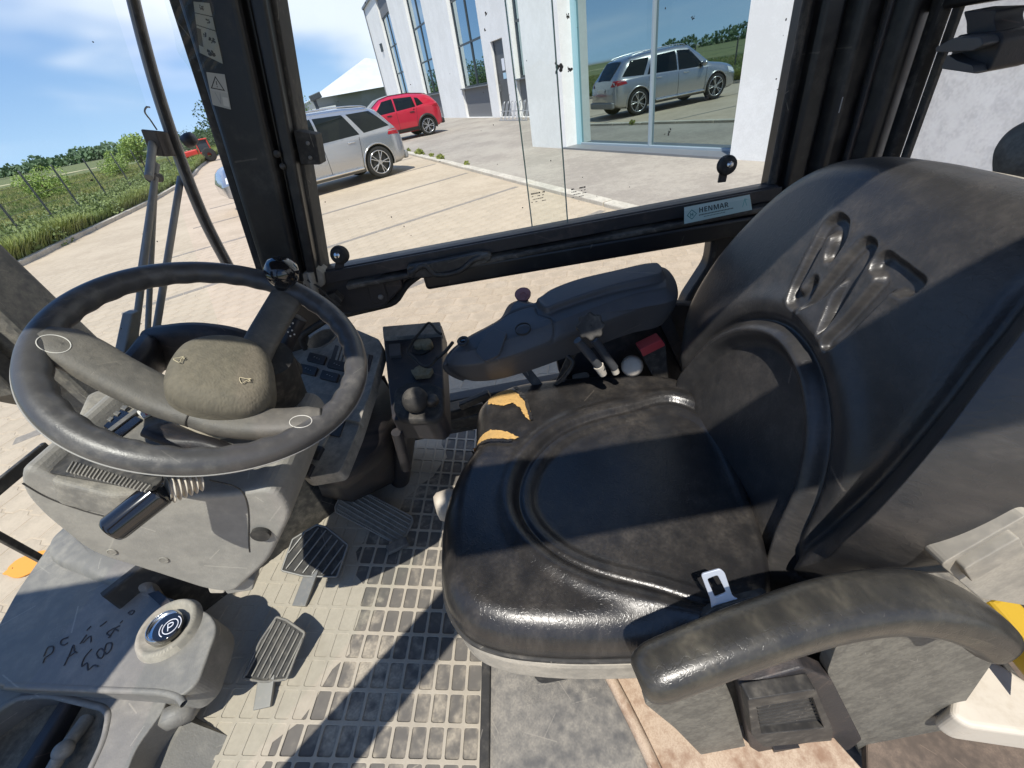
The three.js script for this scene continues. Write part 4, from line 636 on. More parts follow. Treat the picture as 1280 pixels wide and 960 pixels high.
  mesh('block', [prism(fb.up(0.02), roundPoly(pxs(fb.up(0.02), [[366, 163], [394, 168], [401, 206], [376, 206]]), 0.004), 0.05, 0.005)], M.rubber, bl);
  for (const q of [[385, 179], [388, 197]]) mesh('screw', knobAt(fb.up(0.02).w(...q), V(0, 0, 1), [[0.004, 0], [0.004, 0.002], [0, 0.003]], 12), M.alu, bl);
}
// ---- stickers
function decal(w, h, W, H, draw) { const c = document.createElement('canvas'); c.width = W; c.height = H; draw(c.getContext('2d'), W, H); const t = new THREE.CanvasTexture(c); t.colorSpace = THREE.SRGBColorSpace; t.anisotropy = 8; return t; }
function sticker(name, label, cat, fr, corners, tex, parent) { // corners px: top-left, top-right, bottom-right, bottom-left
  const q = pxs(fr, corners), nx = 6, pos = [], uv = [], idx = [];
  for (let j = 0; j <= 1; j++) for (let i = 0; i <= nx; i++) { const a = q[0].clone().lerp(q[1], i / nx), b = q[3].clone().lerp(q[2], i / nx), p = a.lerp(b, j), w = fr.at(p.x, p.y, 0.0008); pos.push(w.x, w.y, w.z); uv.push(i / nx, 1 - j); }
  for (let i = 0; i < nx; i++) { const a = i, b = i + nx + 1; idx.push(a, b, a + 1, a + 1, b, b + 1); }
  const g = new THREE.BufferGeometry(); g.setAttribute('position', new THREE.Float32BufferAttribute(pos, 3)); g.setAttribute('uv', new THREE.Float32BufferAttribute(uv, 2)); g.setIndex(idx); g.computeVertexNormals();
  const m = mesh(name, g, new THREE.MeshStandardMaterial({ map: tex, roughness: 0.55 }), parent, true); if (!parent) tag(m, label, cat); return m;
}
sticker('sticker', 'pale blue HENMAR sticker on the black door rail', 'sticker', FZ(DZ + 0.0615), [[855, 259], [937, 243], [940, 262], [855, 280]], decal(0, 0, 512, 128, (x, W, H) => {
  x.fillStyle = '#a9c6c8'; x.fillRect(0, 0, W, H); x.fillStyle = '#b8cfd0'; x.fillRect(0, 0, W, 30);
  x.strokeStyle = '#2b6f74'; x.lineWidth = 5; x.beginPath(); x.moveTo(60, 30); x.lineTo(95, 66); x.lineTo(60, 102); x.lineTo(25, 66); x.closePath(); x.stroke(); x.fillStyle = '#2b6f74'; x.font = 'bold 40px sans-serif'; x.fillText('H', 45, 81);
  x.fillStyle = '#24343a'; x.font = 'bold 54px sans-serif'; x.fillText('HENMAR', 112, 64); x.fillStyle = '#3a4a50'; for (let i = 0; i < 24; i++) x.fillRect(114 + i * 11, 78, 8, 9); for (let i = 0; i < 15; i++) x.fillRect(150 + i * 11, 98, 7, 6);
  x.strokeStyle = '#4fa0a0'; x.lineWidth = 4; x.beginPath(); x.moveTo(445, 90); x.lineTo(470, 28); x.lineTo(478, 84); x.moveTo(470, 28); x.lineTo(490, 34); x.stroke();
}));
{
  const f = FZ(-1.0195);
  sticker('warning_label', 'small worn white warning label with a triangle on the front pillar', 'warning label', f, [[258, 90], [281, 93], [289, 137], [266, 131]], decal(0, 0, 128, 224, (x, W, H) => {
    x.fillStyle = '#9fa09b'; x.fillRect(0, 0, W, H); x.strokeStyle = '#17181a'; x.lineWidth = 6; x.beginPath(); x.moveTo(58, 24); x.lineTo(104, 104); x.lineTo(16, 104); x.closePath(); x.stroke(); x.fillStyle = '#17181a'; x.fillRect(56, 52, 5, 26); x.fillRect(56, 85, 5, 7);
    x.strokeStyle = '#85888a'; x.lineWidth = 5; x.beginPath(); x.moveTo(34, 130); x.lineTo(62, 200); x.lineTo(70, 130); x.stroke(); x.fillStyle = '#a9aaa6'; x.fillRect(0, 112, W, 8); x.fillStyle = '#b8b8b2'; x.fillRect(80, 150, 40, 60);
  }));
  sticker('warning_label', 'torn white pictogram label under clear film high on the front pillar', 'warning label', f, [[242, 2], [262, 4], [279, 80], [250, 66]], decal(0, 0, 128, 320, (x, W, H) => {
    x.fillStyle = '#8e8f8a'; x.fillRect(0, 0, W, H); x.fillStyle = '#2a2b2d'; x.fillRect(0, 66, W, 5); x.fillRect(0, 140, W, 5); const R = rng(8);
    for (const [cx, cy, n, s] of [[60, 30, 12, 16], [88, 100, 10, 12], [40, 190, 16, 18], [92, 205, 20, 20], [70, 285, 22, 22]]) for (let i = 0; i < n; i++) { x.beginPath(); x.arc(cx + (R() - 0.5) * s * 2, cy + (R() - 0.5) * s * 1.6, 2 + R() * s * 0.3, 0, 7); x.fill(); }
    x.fillStyle = '#4b4a46'; x.fillRect(0, 160, 30, 110); x.fillStyle = '#8b8a84'; x.fillRect(28, 150, 10, 130);
  }));
  const film = thing('plastic_sleeve', 'clear curled plastic sleeve hanging over the labels on the front pillar', 'plastic sleeve'), fp = FZ(-1.012), q = pxs(fp, [[212, -10], [262, -6], [268, 20], [280, 84], [246, 91], [232, 70], [222, 32]]);
  const pos = [], idx = [], rows = 14, cols = 10, ed = [[[212, -10], [262, -6]], [[221, 32], [270, 22]], [[231, 68], [277, 70]], [[246, 91], [281, 84]]];
  for (let j = 0; j <= rows; j++) for (let i = 0; i <= cols; i++) { const t = j / rows * 3, k = Math.min(2, Math.floor(t)), w = t - k, a = [mix(ed[k][0][0], ed[k + 1][0][0], w), mix(ed[k][0][1], ed[k + 1][0][1], w)], b = [mix(ed[k][1][0], ed[k + 1][1][0], w), mix(ed[k][1][1], ed[k + 1][1][1], w)], s = i / cols, p = fp.w(mix(a[0], b[0], s), mix(a[1], b[1], s)); p.z += 0.02 * (1 - s) ** 2 + 0.003 * Math.sin(j * 0.9 + i * 0.8); pos.push(p.x, p.y, p.z); }
  for (let j = 0; j < rows; j++) for (let i = 0; i < cols; i++) { const a = j * (cols + 1) + i; idx.push(a, a + cols + 1, a + 1, a + 1, a + cols + 1, a + cols + 2); }
  const g = new THREE.BufferGeometry(); g.setAttribute('position', new THREE.Float32BufferAttribute(pos, 3)); g.setIndex(idx); g.computeVertexNormals(); mesh('film', g, paneMat({ roughness: 0.08 }), film);
}
// ---- rear window latch
{
  const t = thing('window_latch', 'black plastic latch hanging from the rear window bar at the upper right', 'window latch'), fx = FX(0.90);
  const c = fx.w(1210, 55);
  mesh('bracket', [prism(fx.up(0.0), roundPoly(pxs(fx, [[1204, 14], [1246, 13], [1242, 24], [1246, 42], [1208, 44], [1208, 28]]), 0.006), 0.05, 0.006)], M.black, t);
  mesh('housing', [prism(fx.up(0.018), roundPoly(pxs(fx.up(0.018), [[1196, 44], [1250, 40], [1254, 50], [1236, 88], [1218, 93], [1184, 84], [1190, 60]]), 0.006), 0.07, 0.008, [], 4)], M.black, t);
  mesh('lever', [prism(fx.up(0.045), roundPoly(pxs(fx.up(0.045), [[1168, 60], [1192, 47], [1226, 46], [1230, 56], [1216, 64], [1170, 66]]), 0.006), 0.03, 0.006, [], 4), prism(fx.up(0.04), roundPoly(pxs(fx.up(0.04), [[1176, 86], [1184, 68], [1196, 76], [1216, 82], [1218, 92]]), 0.004), 0.03, 0.004)], M.pod, t);
}
// ---- things outside the front glass: lift mast channel, wiper, hand rails
{
  const t = thing('mast_channel', 'dusty grey steel mast channel outside the glass at the left edge', 'lift mast'), fx = FXp(-1.12);
  const a = fx.w(-70, 290), b = fx.w(215, 560), d = b.clone().sub(a);
  mesh('channel', [prism(fx, pxs(fx, [[-75, 228], [-75, 322], [120, 505], [205, 562], [232, 524]]), 0.12, 0.016, [], 3)], M.steel, t);
  mesh('inner_channel', [prism(fx.up(-0.05), pxs(fx.up(-0.05), [[-75, 320], [-75, 342], [70, 490], [110, 505]]), 0.08, 0.008), prism(fx.up(-0.05), pxs(fx.up(-0.05), [[-75, 352], [-75, 392], [20, 492], [60, 500]]), 0.08, 0.008)], M.frameDusty, t);
  const r1 = thing('hand_rail', 'dark flat bar outside the left window below the mast', 'rail'); mesh('bar', [bar(PX(-40, 640, -1.2), PX(60, 558, -1.2), 0.03, 0.012, V(0, 1, 0.4), 0.003)], M.frameDusty, r1);
  const r2 = thing('hand_rail', 'thin grey bar sloping over the paving left of the parking brake console', 'rail'); mesh('bar', [bar(PX(-60, 638, -1.35), PX(130, 742, -1.35), 0.018, 0.012, V(0, 1, 0.2), 0.003)], M.frameDusty, r2);
}
{
  const w = thing('windscreen_wiper', 'long windscreen wiper with twin arms and a black blade on the front glass', 'wiper'), f = new Fr(V(-0.80, 0.78, 0), V(0, 0, -1), V(0.246, 0.969, 0)).up(0), P = (x, y, h = -0.03) => { const g = f.up(h); return g.w(x, y); };
  const c = [[150, -60], [163, 0], [192, 110], [222, 200], [252, 275], [292, 352]];
  mesh('blade_frame', [tube(c.map(q => P(q[0], q[1], -0.035)), 0.0075, 80, 8), tube(c.map(q => P(q[0] + 8, q[1] - 1, -0.03)), 0.006, 80, 8)], plain([0.30, 0.30, 0.29], 0.45, 0.3), w);
  mesh('rubber', [tube(c.map(q => P(q[0] + 4, q[1], -0.018)), 0.006, 80, 8)], M.rubber, w);
  mesh('arm', [rod(P(192, 172, -0.05), P(186, 222), 0.008), rod(P(196, 205, -0.05), P(176, 340, -0.05), 0.006), rod(P(194, 222, -0.045), P(162, 470, -0.04), 0.0065), rod(P(194, 222, -0.05), P(182, 470, -0.05), 0.0055), rod(P(226, 222, -0.05), P(186, 470, -0.05), 0.0075)], M.alu, w);
  mesh('joint', [prism(f.up(-0.03), roundPoly(pxs(f.up(-0.03), [[194, 163], [212, 165], [222, 195], [206, 196]]), 0.005), 0.03, 0.004), knobAt(P(232, 178, -0.05), V(1, 0.3, 0), [[0, 0], [0.015, 0], [0.016, 0.014], [0.013, 0.026], [0, 0.027]]), rod(P(187, 222, -0.05), P(199, 222, -0.05), 0.010)], M.black, w);
  mesh('foot', [prism(f.up(-0.02), pxs(f.up(-0.02), [[166, 392], [174, 388], [176, 470], [150, 470]]), 0.02, 0.003)], M.alu, w);
  mesh('hose', tube([[196, 162], [188, 150], [181, 140], [183, 134], [187, 134]].map(q => P(q[0], q[1], -0.05)), 0.0018, 30, 6), M.alu, w);
}
// ================= SEAT
{
  const seat = thing('operator_seat', 'worn black leather operator seat with a torn front corner and moulded backrest letters', 'seat');
  // cushion
  const fc = new Fr(V(0.1, 0.805, -0.52), V(0.9976, -0.07, 0), V(0, 0, -1));
  const fe = fc.up(-0.03);
  const outC = pxs(fe, [[594, 560], [600, 512], [634, 490], [720, 477], [800, 474], [852, 482], [905, 545], [945, 630], [966, 720], [956, 792], [880, 806], [790, 812], [690, 812], [620, 803], [580, 785], [557, 750], [551, 700], [556, 640], [574, 592]]);
  const oC = smoothPts(outC, 320);
  const groove = smoothPts(pxs(fc, [[840, 500], [785, 512], [725, 528], [688, 546], [657, 578], [645, 620], [656, 655], [690, 690], [740, 716], [820, 738], [905, 760], [985, 740], [940, 600], [890, 520]]), 200);
  const hC = (x, y) => { const s = sdist(x, y, groove); return -0.014 * ss(0.004, -0.03, s) + 0.006 * Math.exp(-(((s - 0.018) / 0.014) ** 2)) - 0.008 * Math.exp(-(((s + 0.004) / 0.006) ** 2)) - 0.012 * Math.exp(-(((x + 0.05) ** 2 + (y + 0.02) ** 2) / 0.02)) + 0.004 * Math.exp(-(((s + 0.024) / 0.008) ** 2)); };
  const cu = mesh('cushion', pillow(fc, outC, { crown: 0.012, edge: 0.045, thick: 0.10, inset: 0.05, h: hC, n: 360, rings: 130 }), M.leatherSeat, seat, true);
  const surfC = (x, y) => { const d = Math.max(0, segDist(x, y, oC, true)), e = 0.045; return hC(x, y) + 0.010 * Math.min(1, d / 0.1) - (d < e ? e * (1 - Math.sqrt(Math.max(0, 1 - (1 - d / e) ** 2))) : 0); };
  const overlay = (poly, lift) => { // a patch that follows the cushion's surface
    const g = new THREE.ShapeGeometry(shapeOf(poly)); let q = g.toNonIndexed(); for (let k = 0; k < 4; k++) { const p = q.attributes.position, o = []; for (let i = 0; i < p.count; i += 3) { const a = V(p.getX(i), p.getY(i), 0), b = V(p.getX(i + 1), p.getY(i + 1), 0), c = V(p.getX(i + 2), p.getY(i + 2), 0), ab = a.clone().add(b).multiplyScalar(0.5), bc = b.clone().add(c).multiplyScalar(0.5), ca = c.clone().add(a).multiplyScalar(0.5); for (const t of [a, ab, ca, ab, b, bc, ca, bc, c, ab, bc, ca]) o.push(t.x, t.y, 0); } q = new THREE.BufferGeometry(); q.setAttribute('position', new THREE.Float32BufferAttribute(o, 3)); if (o.length > 60000) break; }
    const p = q.attributes.position; for (let i = 0; i < p.count; i++) { const w = fc.at(p.getX(i), p.getY(i), surfC(p.getX(i), p.getY(i)) + lift + 0.0015 * (vnoise(p.getX(i) * 300, p.getY(i) * 300, 512, 3) - 0.5)); p.setXYZ(i, w.x, w.y, w.z); } q = mergeVertices(q, 1e-5); q.computeVertexNormals(); return q; };
  const ragged = (l, s, seed) => { const R = rng(seed), p = pxs(fc, l), o = []; for (let i = 0; i < p.length; i++) { const a = p[i], b = p[(i + 1) % p.length], n = Math.max(2, Math.round(a.distanceTo(b) / 0.004)); for (let k = 0; k < n; k++) { const q = a.clone().lerp(b, k / n); o.push(q.add(new THREE.Vector2((R() - 0.5) * s, (R() - 0.5) * s))); } } return o; };
  const foam = dusty({ base: [0.52, 0.32, 0.11], dust: [0.38, 0.25, 0.10], cover: 0.4, film: 0.05, rough: 1, tile: 0.08, seed: 33, scratches: 0 }); foam.bumpMap = leatherBump; foam.bumpScale = 0.0008;
  mesh('torn_foam', [overlay(ragged([[611, 494], [625, 490], [640, 489], [648, 496], [655, 506], [663, 518], [664, 530], [657, 526], [650, 514], [640, 507], [630, 511], [618, 508], [610, 506]], 0.004, 4), 0.002), overlay(ragged([[589, 549], [596, 541], [612, 538], [634, 542], [650, 550], [640, 552], [616, 549], [600, 550]], 0.003, 5), 0.002)], foam, seat, true);
  mesh('torn_edge', [overlay(ragged([[641, 487], [646, 486], [660, 506], [667, 530], [663, 531], [656, 508]], 0.003, 6), 0.006), overlay(ragged([[588, 551], [600, 551], [640, 553], [640, 556], [600, 555], [590, 555]], 0.002, 7), 0.006)], M.leatherSeat, seat, true);
  const pipe = oC.map(p => fc.at(p.x * 1.0, p.y, -0.062)); mesh('piping', tube(pipe, 0.0042, 400, 8, true), M.rubber, seat);
  // dusty pan below the cushion
  const pan = oC.map(p => { const c = new THREE.Vector2(0.03, 0.0); return p.clone().sub(c).multiplyScalar(0.985).add(c); });
  mesh('seat_pan', [prism(fc.up(-0.088), pan, 0.06, 0.012)], M.beige, seat);
  mesh('seat_base', [rbox(0.40, 0.20, 0.40, V(0.14, 0.60, -0.50), [0, 0, 0], 0.02), rbox(0.46, 0.03, 0.46, V(0.14, 0.485, -0.50), [0, 0, 0], 0.008)], M.rubber, seat);
  mesh('adjuster_knob', [knobAt(PY(553, 633, 0.73), V(-1, 0.1, 0.3), [[0, -0.03], [0.026, -0.03], [0.030, -0.022], [0.030, 0.004], [0.024, 0.012], [0.012, 0.014], [0, 0.014]])], M.cream, seat);
  // backrest
  const fb = new Fr(V(0.375, 0.80, -0.535), V(0, 0, 1), V(0.34, 0.94, 0));
  const oB = pxs(fb, [[838, 498], [843, 462], [843, 430], [852, 385], [884, 325], [932, 266], [978, 223], [1022, 198], [1072, 188], [1135, 192], [1210, 206], [1290, 228], [1360, 262], [1400, 320], [1400, 410], [1365, 505], [1315, 590], [1262, 646], [1195, 690], [1120, 708], [1040, 712], [965, 740], [915, 745], [850, 640], [826, 540]]);
  const lum = smoothPts(pxs(fb, [[842, 490], [868, 455], [905, 424], [955, 408], [1000, 420], [1032, 465], [1042, 530], [1028, 600], [995, 665], [955, 730], [900, 690], [850, 560]]), 160);
  const wing = smoothPts(pxs(fb, [[985, 715], [1050, 655], [1120, 590], [1190, 510], [1250, 430], [1320, 350], [1420, 330], [1420, 420], [1370, 540], [1290, 640], [1190, 715], [1080, 735]]), 120);
  // lettering pressed into the upper backrest: a unit frame, x along the words, y up the letters
  const q0 = fb.uv(1002, 378), q1 = fb.uv(1068, 452), q2 = fb.uv(1057, 262), ex = q1.clone().sub(q0), ey = q2.clone().sub(q0), det = ex.x * ey.y - ex.y * ey.x, W = ex.length(), Hh = ey.length();
  const wide = fb.uv(1196, 336).sub(q2).length() / W;                // the words fan out towards the top
  // the three letters as a bold cut, softened; a raised wedge stands in front of the middle one
  const LW = 288, LH = 176, cut = new Float32Array(LW * LH);
  { const c = document.createElement('canvas'); c.width = LW; c.height = LH; const x = c.getContext('2d'); x.fillStyle = '#000'; x.fillRect(0, 0, LW, LH); x.fillStyle = '#fff'; x.strokeStyle = '#fff';
    const line = (l, w) => { x.lineWidth = w; x.lineCap = 'round'; x.lineJoin = 'round'; x.beginPath(); l.forEach((p, i) => i ? x.lineTo(p[0] * LW, (1 - p[1]) * LH) : x.moveTo(p[0] * LW, (1 - p[1]) * LH)); x.stroke(); };
    line([[0.29, 0.66], [0.29, 0.78], [0.24, 0.87], [0.17, 0.87], [0.12, 0.78], [0.12, 0.22], [0.17, 0.13], [0.24, 0.13], [0.29, 0.22], [0.29, 0.34]], 26);
    line([[0.40, 0.12], [0.50, 0.86], [0.535, 0.86], [0.64, 0.12]], 28); line([[0.68, 0.86], [0.93, 0.86]], 30); line([[0.805, 0.86], [0.805, 0.12]], 32);
    const d = x.getImageData(0, 0, LW, LH).data; for (let i = 0; i < LW * LH; i++) cut[i] = d[4 * i] / 255;
    for (let pass = 0; pass < 3; pass++) { const t = cut.slice(), r = 5; for (let j = 0; j < LH; j++) for (let i = 0; i < LW; i++) { let s2 = 0; for (let k = -r; k <= r; k++) s2 += t[j * LW + Math.max(0, Math.min(LW - 1, i + k))]; cut[j * LW + i] = s2 / (2 * r + 1); } const u = cut.slice(); for (let j = 0; j < LH; j++) for (let i = 0; i < LW; i++) { let s2 = 0; for (let k = -r; k <= r; k++) s2 += u[Math.max(0, Math.min(LH - 1, j + k)) * LW + i]; cut[j * LW + i] = s2 / (2 * r + 1); } } }
  const halo = cut.slice(); for (let pass = 0; pass < 3; pass++) { const t = halo.slice(), r = 11; for (let j = 0; j < LH; j++) for (let i = 0; i < LW; i++) { let s2 = 0; for (let k = -r; k <= r; k++) s2 += i + k < 0 || i + k >= LW ? 0 : t[j * LW + i + k]; halo[j * LW + i] = s2 / (2 * r + 1); } const u = halo.slice(); for (let j = 0; j < LH; j++) for (let i = 0; i < LW; i++) { let s2 = 0; for (let k = -r; k <= r; k++) s2 += j + k < 0 || j + k >= LH ? 0 : u[(j + k) * LW + i]; halo[j * LW + i] = s2 / (2 * r + 1); } }
  const tri = v2([[0.31, 0.03], [0.73, 0.03], [0.52, 0.44]]);
  const letters = (x, y) => {
    const dx = x - q0.x, dy = y - q0.y; let a = (dx * ey.y - dy * ey.x) / det; const b0 = (ex.x * dy - ex.y * dx) / det;
    a /= mix(1, wide, Math.max(0, Math.min(1.2, b0)));
    a = (a - 0.49) / 1.13 + 0.5; const b = (b0 - 0.5) / 1.10 + 0.5;
    if (a < 0 || a > 1 || b < 0 || b > 1) return 0;
    const fx = a * (LW - 1), fy = (1 - b) * (LH - 1), i = Math.min(LW - 2, Math.floor(fx)), j = Math.min(LH - 2, Math.floor(fy)), u = fx - i, v = fy - j;
    const pick = m => mix(mix(m[j * LW + i], m[j * LW + i + 1], u), mix(m[(j + 1) * LW + i], m[(j + 1) * LW + i + 1], u), v), e = pick(cut), edge = ss(0, 0.06, Math.min(a, 1 - a, b, 1 - b));
    const k = ss(0.03, -0.03, sdist(a, b, tri));
    return edge * mix(-0.015 * e * e * (3 - 2 * e) + 0.007 * pick(halo), 0.004, k);
  };
  const hB = (x, y) => {
    const s = sdist(x, y, lum), w = -sdist(x, y, wing);
    return -0.016 * ss(0.0, -0.035, s) + 0.013 * Math.exp(-(((s + 0.012) / 0.012) ** 2)) - 0.010 * Math.exp(-(((s - 0.010) / 0.007) ** 2)) + 0.006 * Math.exp(-(((s - 0.04) / 0.02) ** 2)) + 0.070 * ss(-0.005, 0.065, w) - 3.4 * Math.max(0, w - 0.05) ** 2 - 0.010 * Math.exp(-((w / 0.010) ** 2)) + letters(x, y);
  };
  mesh('backrest', pillow(fb, oB, { crown: 0.03, edge: 0.05, thick: 0.13, inset: 0.06, h: hB, n: 720, rings: 300, c: fb.uv(1090, 370) }), M.leatherBack, seat, true);
  const shell = smoothPts(oB, 160).map(p => { const c = fb.uv(1090, 400); return p.clone().sub(c).multiplyScalar(1.015).add(c); }); mesh('back_shell', prism(fb.up(-0.09), shell, 0.08, 0.02, [], 4), M.beige, seat);
  // near armrest
  const A = (x, y, h) => PY(x, y, h);
  const path = [A(797, 850, 0.955), A(875, 818, 0.965), A(955, 788, 0.97), A(1040, 762, 0.97), A(1105, 752, 0.968), A(1160, 755, 0.96), A(1205, 772, 0.94), A(1232, 796, 0.91)];
  const arm = mesh('armrest', sweep(path, t => { const e = t < 0.07 ? Math.sqrt(1 - (1 - t / 0.07) ** 2) * 0.999 + 0.001 : 1; const q = t > 0.95 ? Math.sqrt(Math.max(0, 1 - ((t - 0.95) / 0.05) ** 2)) * 0.6 + 0.4 : 1; return [mix(0.023, 0.029, t) * (0.55 + 0.45 * e) * q, 0.022 * (0.5 + 0.5 * e) * q]; }, V(0.25, 0, 1), 110, 36, 2.7), leather([0.020, 0.020, 0.0195], [0.32, 0.28, 0.20], 0.40, 0.27, 0.00015, 24, 0.22), seat, true);
  const fp = FZ(-0.165), side = pxs(fp, [[1046, 806], [1100, 792], [1180, 786], [1244, 800], [1250, 815], [1205, 880], [1152, 950], [1110, 1010], [1090, 985], [1062, 905], [1034, 840]]);
  mesh('armrest_panel', [prism(fp, roundPoly(side, 0.012), 0.014, 0.006, [], 4)], M.panel, seat);
  const front = pxs(fp, [[806, 884], [860, 868], [905, 848], [918, 880], [940, 960], [950, 1010], [905, 1010], [880, 950], [845, 915]]);
  mesh('armrest_panel', [prism(fp.up(-0.004), roundPoly(front, 0.010), 0.014, 0.006, [], 4)], M.panel, seat);
  mesh('armrest_panel', [prism(fp.up(-0.03), roundPoly(pxs(fp.up(-0.03), [[900, 850], [1060, 800], [1090, 985], [1085, 1010], [940, 1010]]), 0.01), 0.012, 0.003)], M.panel, seat);
  // recline bracket behind the seat's near lower corner
  mesh('back_bracket', [prism(FZ(-0.20), roundPoly(pxs(FZ(-0.20), [[1175, 706], [1290, 640], [1340, 680], [1300, 760], [1225, 748]]), 0.01), 0.05, 0.006), prism(FZ(-0.19), roundPoly(pxs(FZ(-0.19), [[1205, 712], [1275, 672], [1282, 688], [1215, 728]]), 0.004), 0.02, 0.004)], M.beige, seat);
}
// belt: retractor box under the armrest, buckle on the far side, tongue on the cushion
{
  const t = thing('belt_retractor', 'black seat belt retractor box under the near armrest', 'belt retractor'), f = FZ(-0.160);
  mesh('housing', [prism(f, roundPoly(pxs(f, [[925, 858], [1005, 835], [1040, 850], [1078, 925], [1062, 938], [960, 948], [938, 935]]), 0.006), 0.02, 0.005)], M.black, t);
  mesh('frame', [prism(f.up(0.016), roundPoly(pxs(f.up(0.016), [[935, 875], [1020, 862], [1042, 914], [1040, 926], [955, 934], [940, 920]]), 0.005), 0.016, 0.004, [pxs(f.up(0.016), [[946, 884], [1016, 872], [1030, 910], [952, 918]]).reverse()])], M.frameDusty, t);
  const web = []; for (let i = 0; i < 9; i++) { const u = i / 9; web.push(prism(f.up(0.008), pxs(f.up(0.008), [[946 + u * 6, 884 + u * 34 + 0.3], [1016 + u * 14, 872 + u * 38 + 0.3], [1016 + (u + 0.09) * 14, 872 + (u + 0.09) * 38], [946 + (u + 0.09) * 6, 884 + (u + 0.09) * 34]]), 0.006, 0.001)); }
  mesh('webbing', web, M.rubber, t);
  mesh('cover', [prism(f.up(0.004), roundPoly(pxs(f.up(0.004), [[968, 938], [1046, 930], [1046, 944], [966, 946]]), 0.002), 0.02, 0.003)], M.black, t);
}
{
  const t = thing('belt_tongue', 'pale metal seat belt tongue lying at the back of the cushion', 'belt tongue');
  const f = new Fr(PY(905, 745, 0.83), V(0.96, 0.1, 0.25), V(-0.2, 0.85, -0.5));
  const pl = roundPoly(pxs(f, [[876, 718], [900, 711], [906, 716], [916, 746], [930, 752], [890, 766], [888, 750]]), 0.004), hole = roundPoly(pxs(f, [[884, 724], [897, 719], [908, 741], [894, 747]]), 0.003);
  mesh('plate', prism(f, pl, 0.003, 0.0008, [hole.slice().reverse()], 2), plain([0.60, 0.64, 0.72], 0.42, 0.55), t);
  mesh('grip', [prism(f.up(0.004), roundPoly(pxs(f.up(0.004), [[872, 775], [893, 760], [934, 748], [960, 742], [962, 756], [900, 785]]), 0.006), 0.014, 0.004)], M.rubber, t);
}
{
  const t = thing('belt_buckle', 'red topped seat belt buckle standing on the far side of the seat', 'belt buckle'), f = FZ(-0.80);
  mesh('housing', [prism(f, roundPoly(pxs(f, [[800, 440], [832, 428], [836, 476], [822, 482]]), 0.004), 0.03, 0.005)], M.rubber, t);
  mesh('release_button', [prism(f.up(0.004), roundPoly(pxs(f.up(0.004), [[800, 437], [827, 424], [832, 432], [804, 446]]), 0.003), 0.032, 0.004)], M.red, t);
  mesh('stalk', [bar(f.w(822, 470), f.w(846, 500), 0.03, 0.012, V(0, 0, 1), 0.004)], M.black, t);
  const k = thing('seat_lever_knob', 'dusty cream knob beside the red belt buckle', 'knob'); mesh('knob', knobAt(PZ(790, 458, -0.80), V(-0.3, 0.5, 0.8), [[0, -0.03], [0.022, -0.03], [0.026, -0.015], [0.024, 0.004], [0.018, 0.014], [0, 0.016]]), M.cream, k);
}
// ================= FLOOR MAT AND PEDALS (the floor rises a little towards the nose)
const FT = 13 * Math.PI / 180, FR = 6 * Math.PI / 180, floorF = new Fr(V(-0.2, 0.345, -0.3), V(Math.cos(FT) * Math.cos(FR), -Math.sin(FT) * Math.cos(FR), Math.sin(FR)), V(Math.sin(FR) * Math.cos(FT), -Math.sin(FR) * Math.sin(FT), -Math.cos(FR)));
{
  const t = thing('floor_mat', 'dusty ribbed rubber floor mat with rows of oblong cells', 'floor mat');
  const f = floorF, c0 = f.uv(592, 930), u1 = c0.x + 0.012, cw = 0.0285, rib = 0.0065, ch = 0.050, ribv = 0.0075, v0 = -0.22, nu = 18, nv = 21;
  const uA = u1 - nu * (cw + rib) - 0.05, vB = v0 + nv * (ch + ribv) + 0.05;
  mesh('sheet', prism(f, rrect(uA, v0 - 0.04, u1 + 0.006, vB, 0.01), 0.008, 0.001), M.matCell, t);
  const holes = [], inPad = (u, v) => false;
  const R = rng(5);
  for (let i = 0; i < nu; i++) for (let j = 0; j < nv; j++) { const a = u1 - (i + 1) * (cw + rib) + rib / 2, b = v0 + j * (ch + ribv);  holes.push(rrect(a, b, a + cw, b + ch, 0.004, 2).reverse()); }
  const s = rrect(uA, v0 - 0.04, u1 + 0.006, vB, 0.01);
  mesh('rib_grid', prism(f.up(0.0028), s, 0.0024, 0.0006, holes, 1), M.matRib, t);
  // dust packed into the cells on the pedal side, with a ragged border
  const pk = [], RP = rng(14); for (let i = 0; i <= 40; i++) { const v = mix(v0 - 0.03, vB - 0.01, i / 40); pk.push(new THREE.Vector2(u1 - 0.36 - 0.06 * Math.sin(i * 0.31 + 0.4) + 0.16 * ss(0.45, 0.7, i / 40) - 0.12 * ss(0.75, 1, i / 40) + (RP() - 0.5) * 0.022, v)); }
  mesh('packed_dust', prism(f.up(0.0014), [...pk, new THREE.Vector2(uA + 0.004, vB - 0.01), new THREE.Vector2(uA + 0.004, v0 - 0.03)].reverse(), 0.004, 0), M.matRib, t);
}
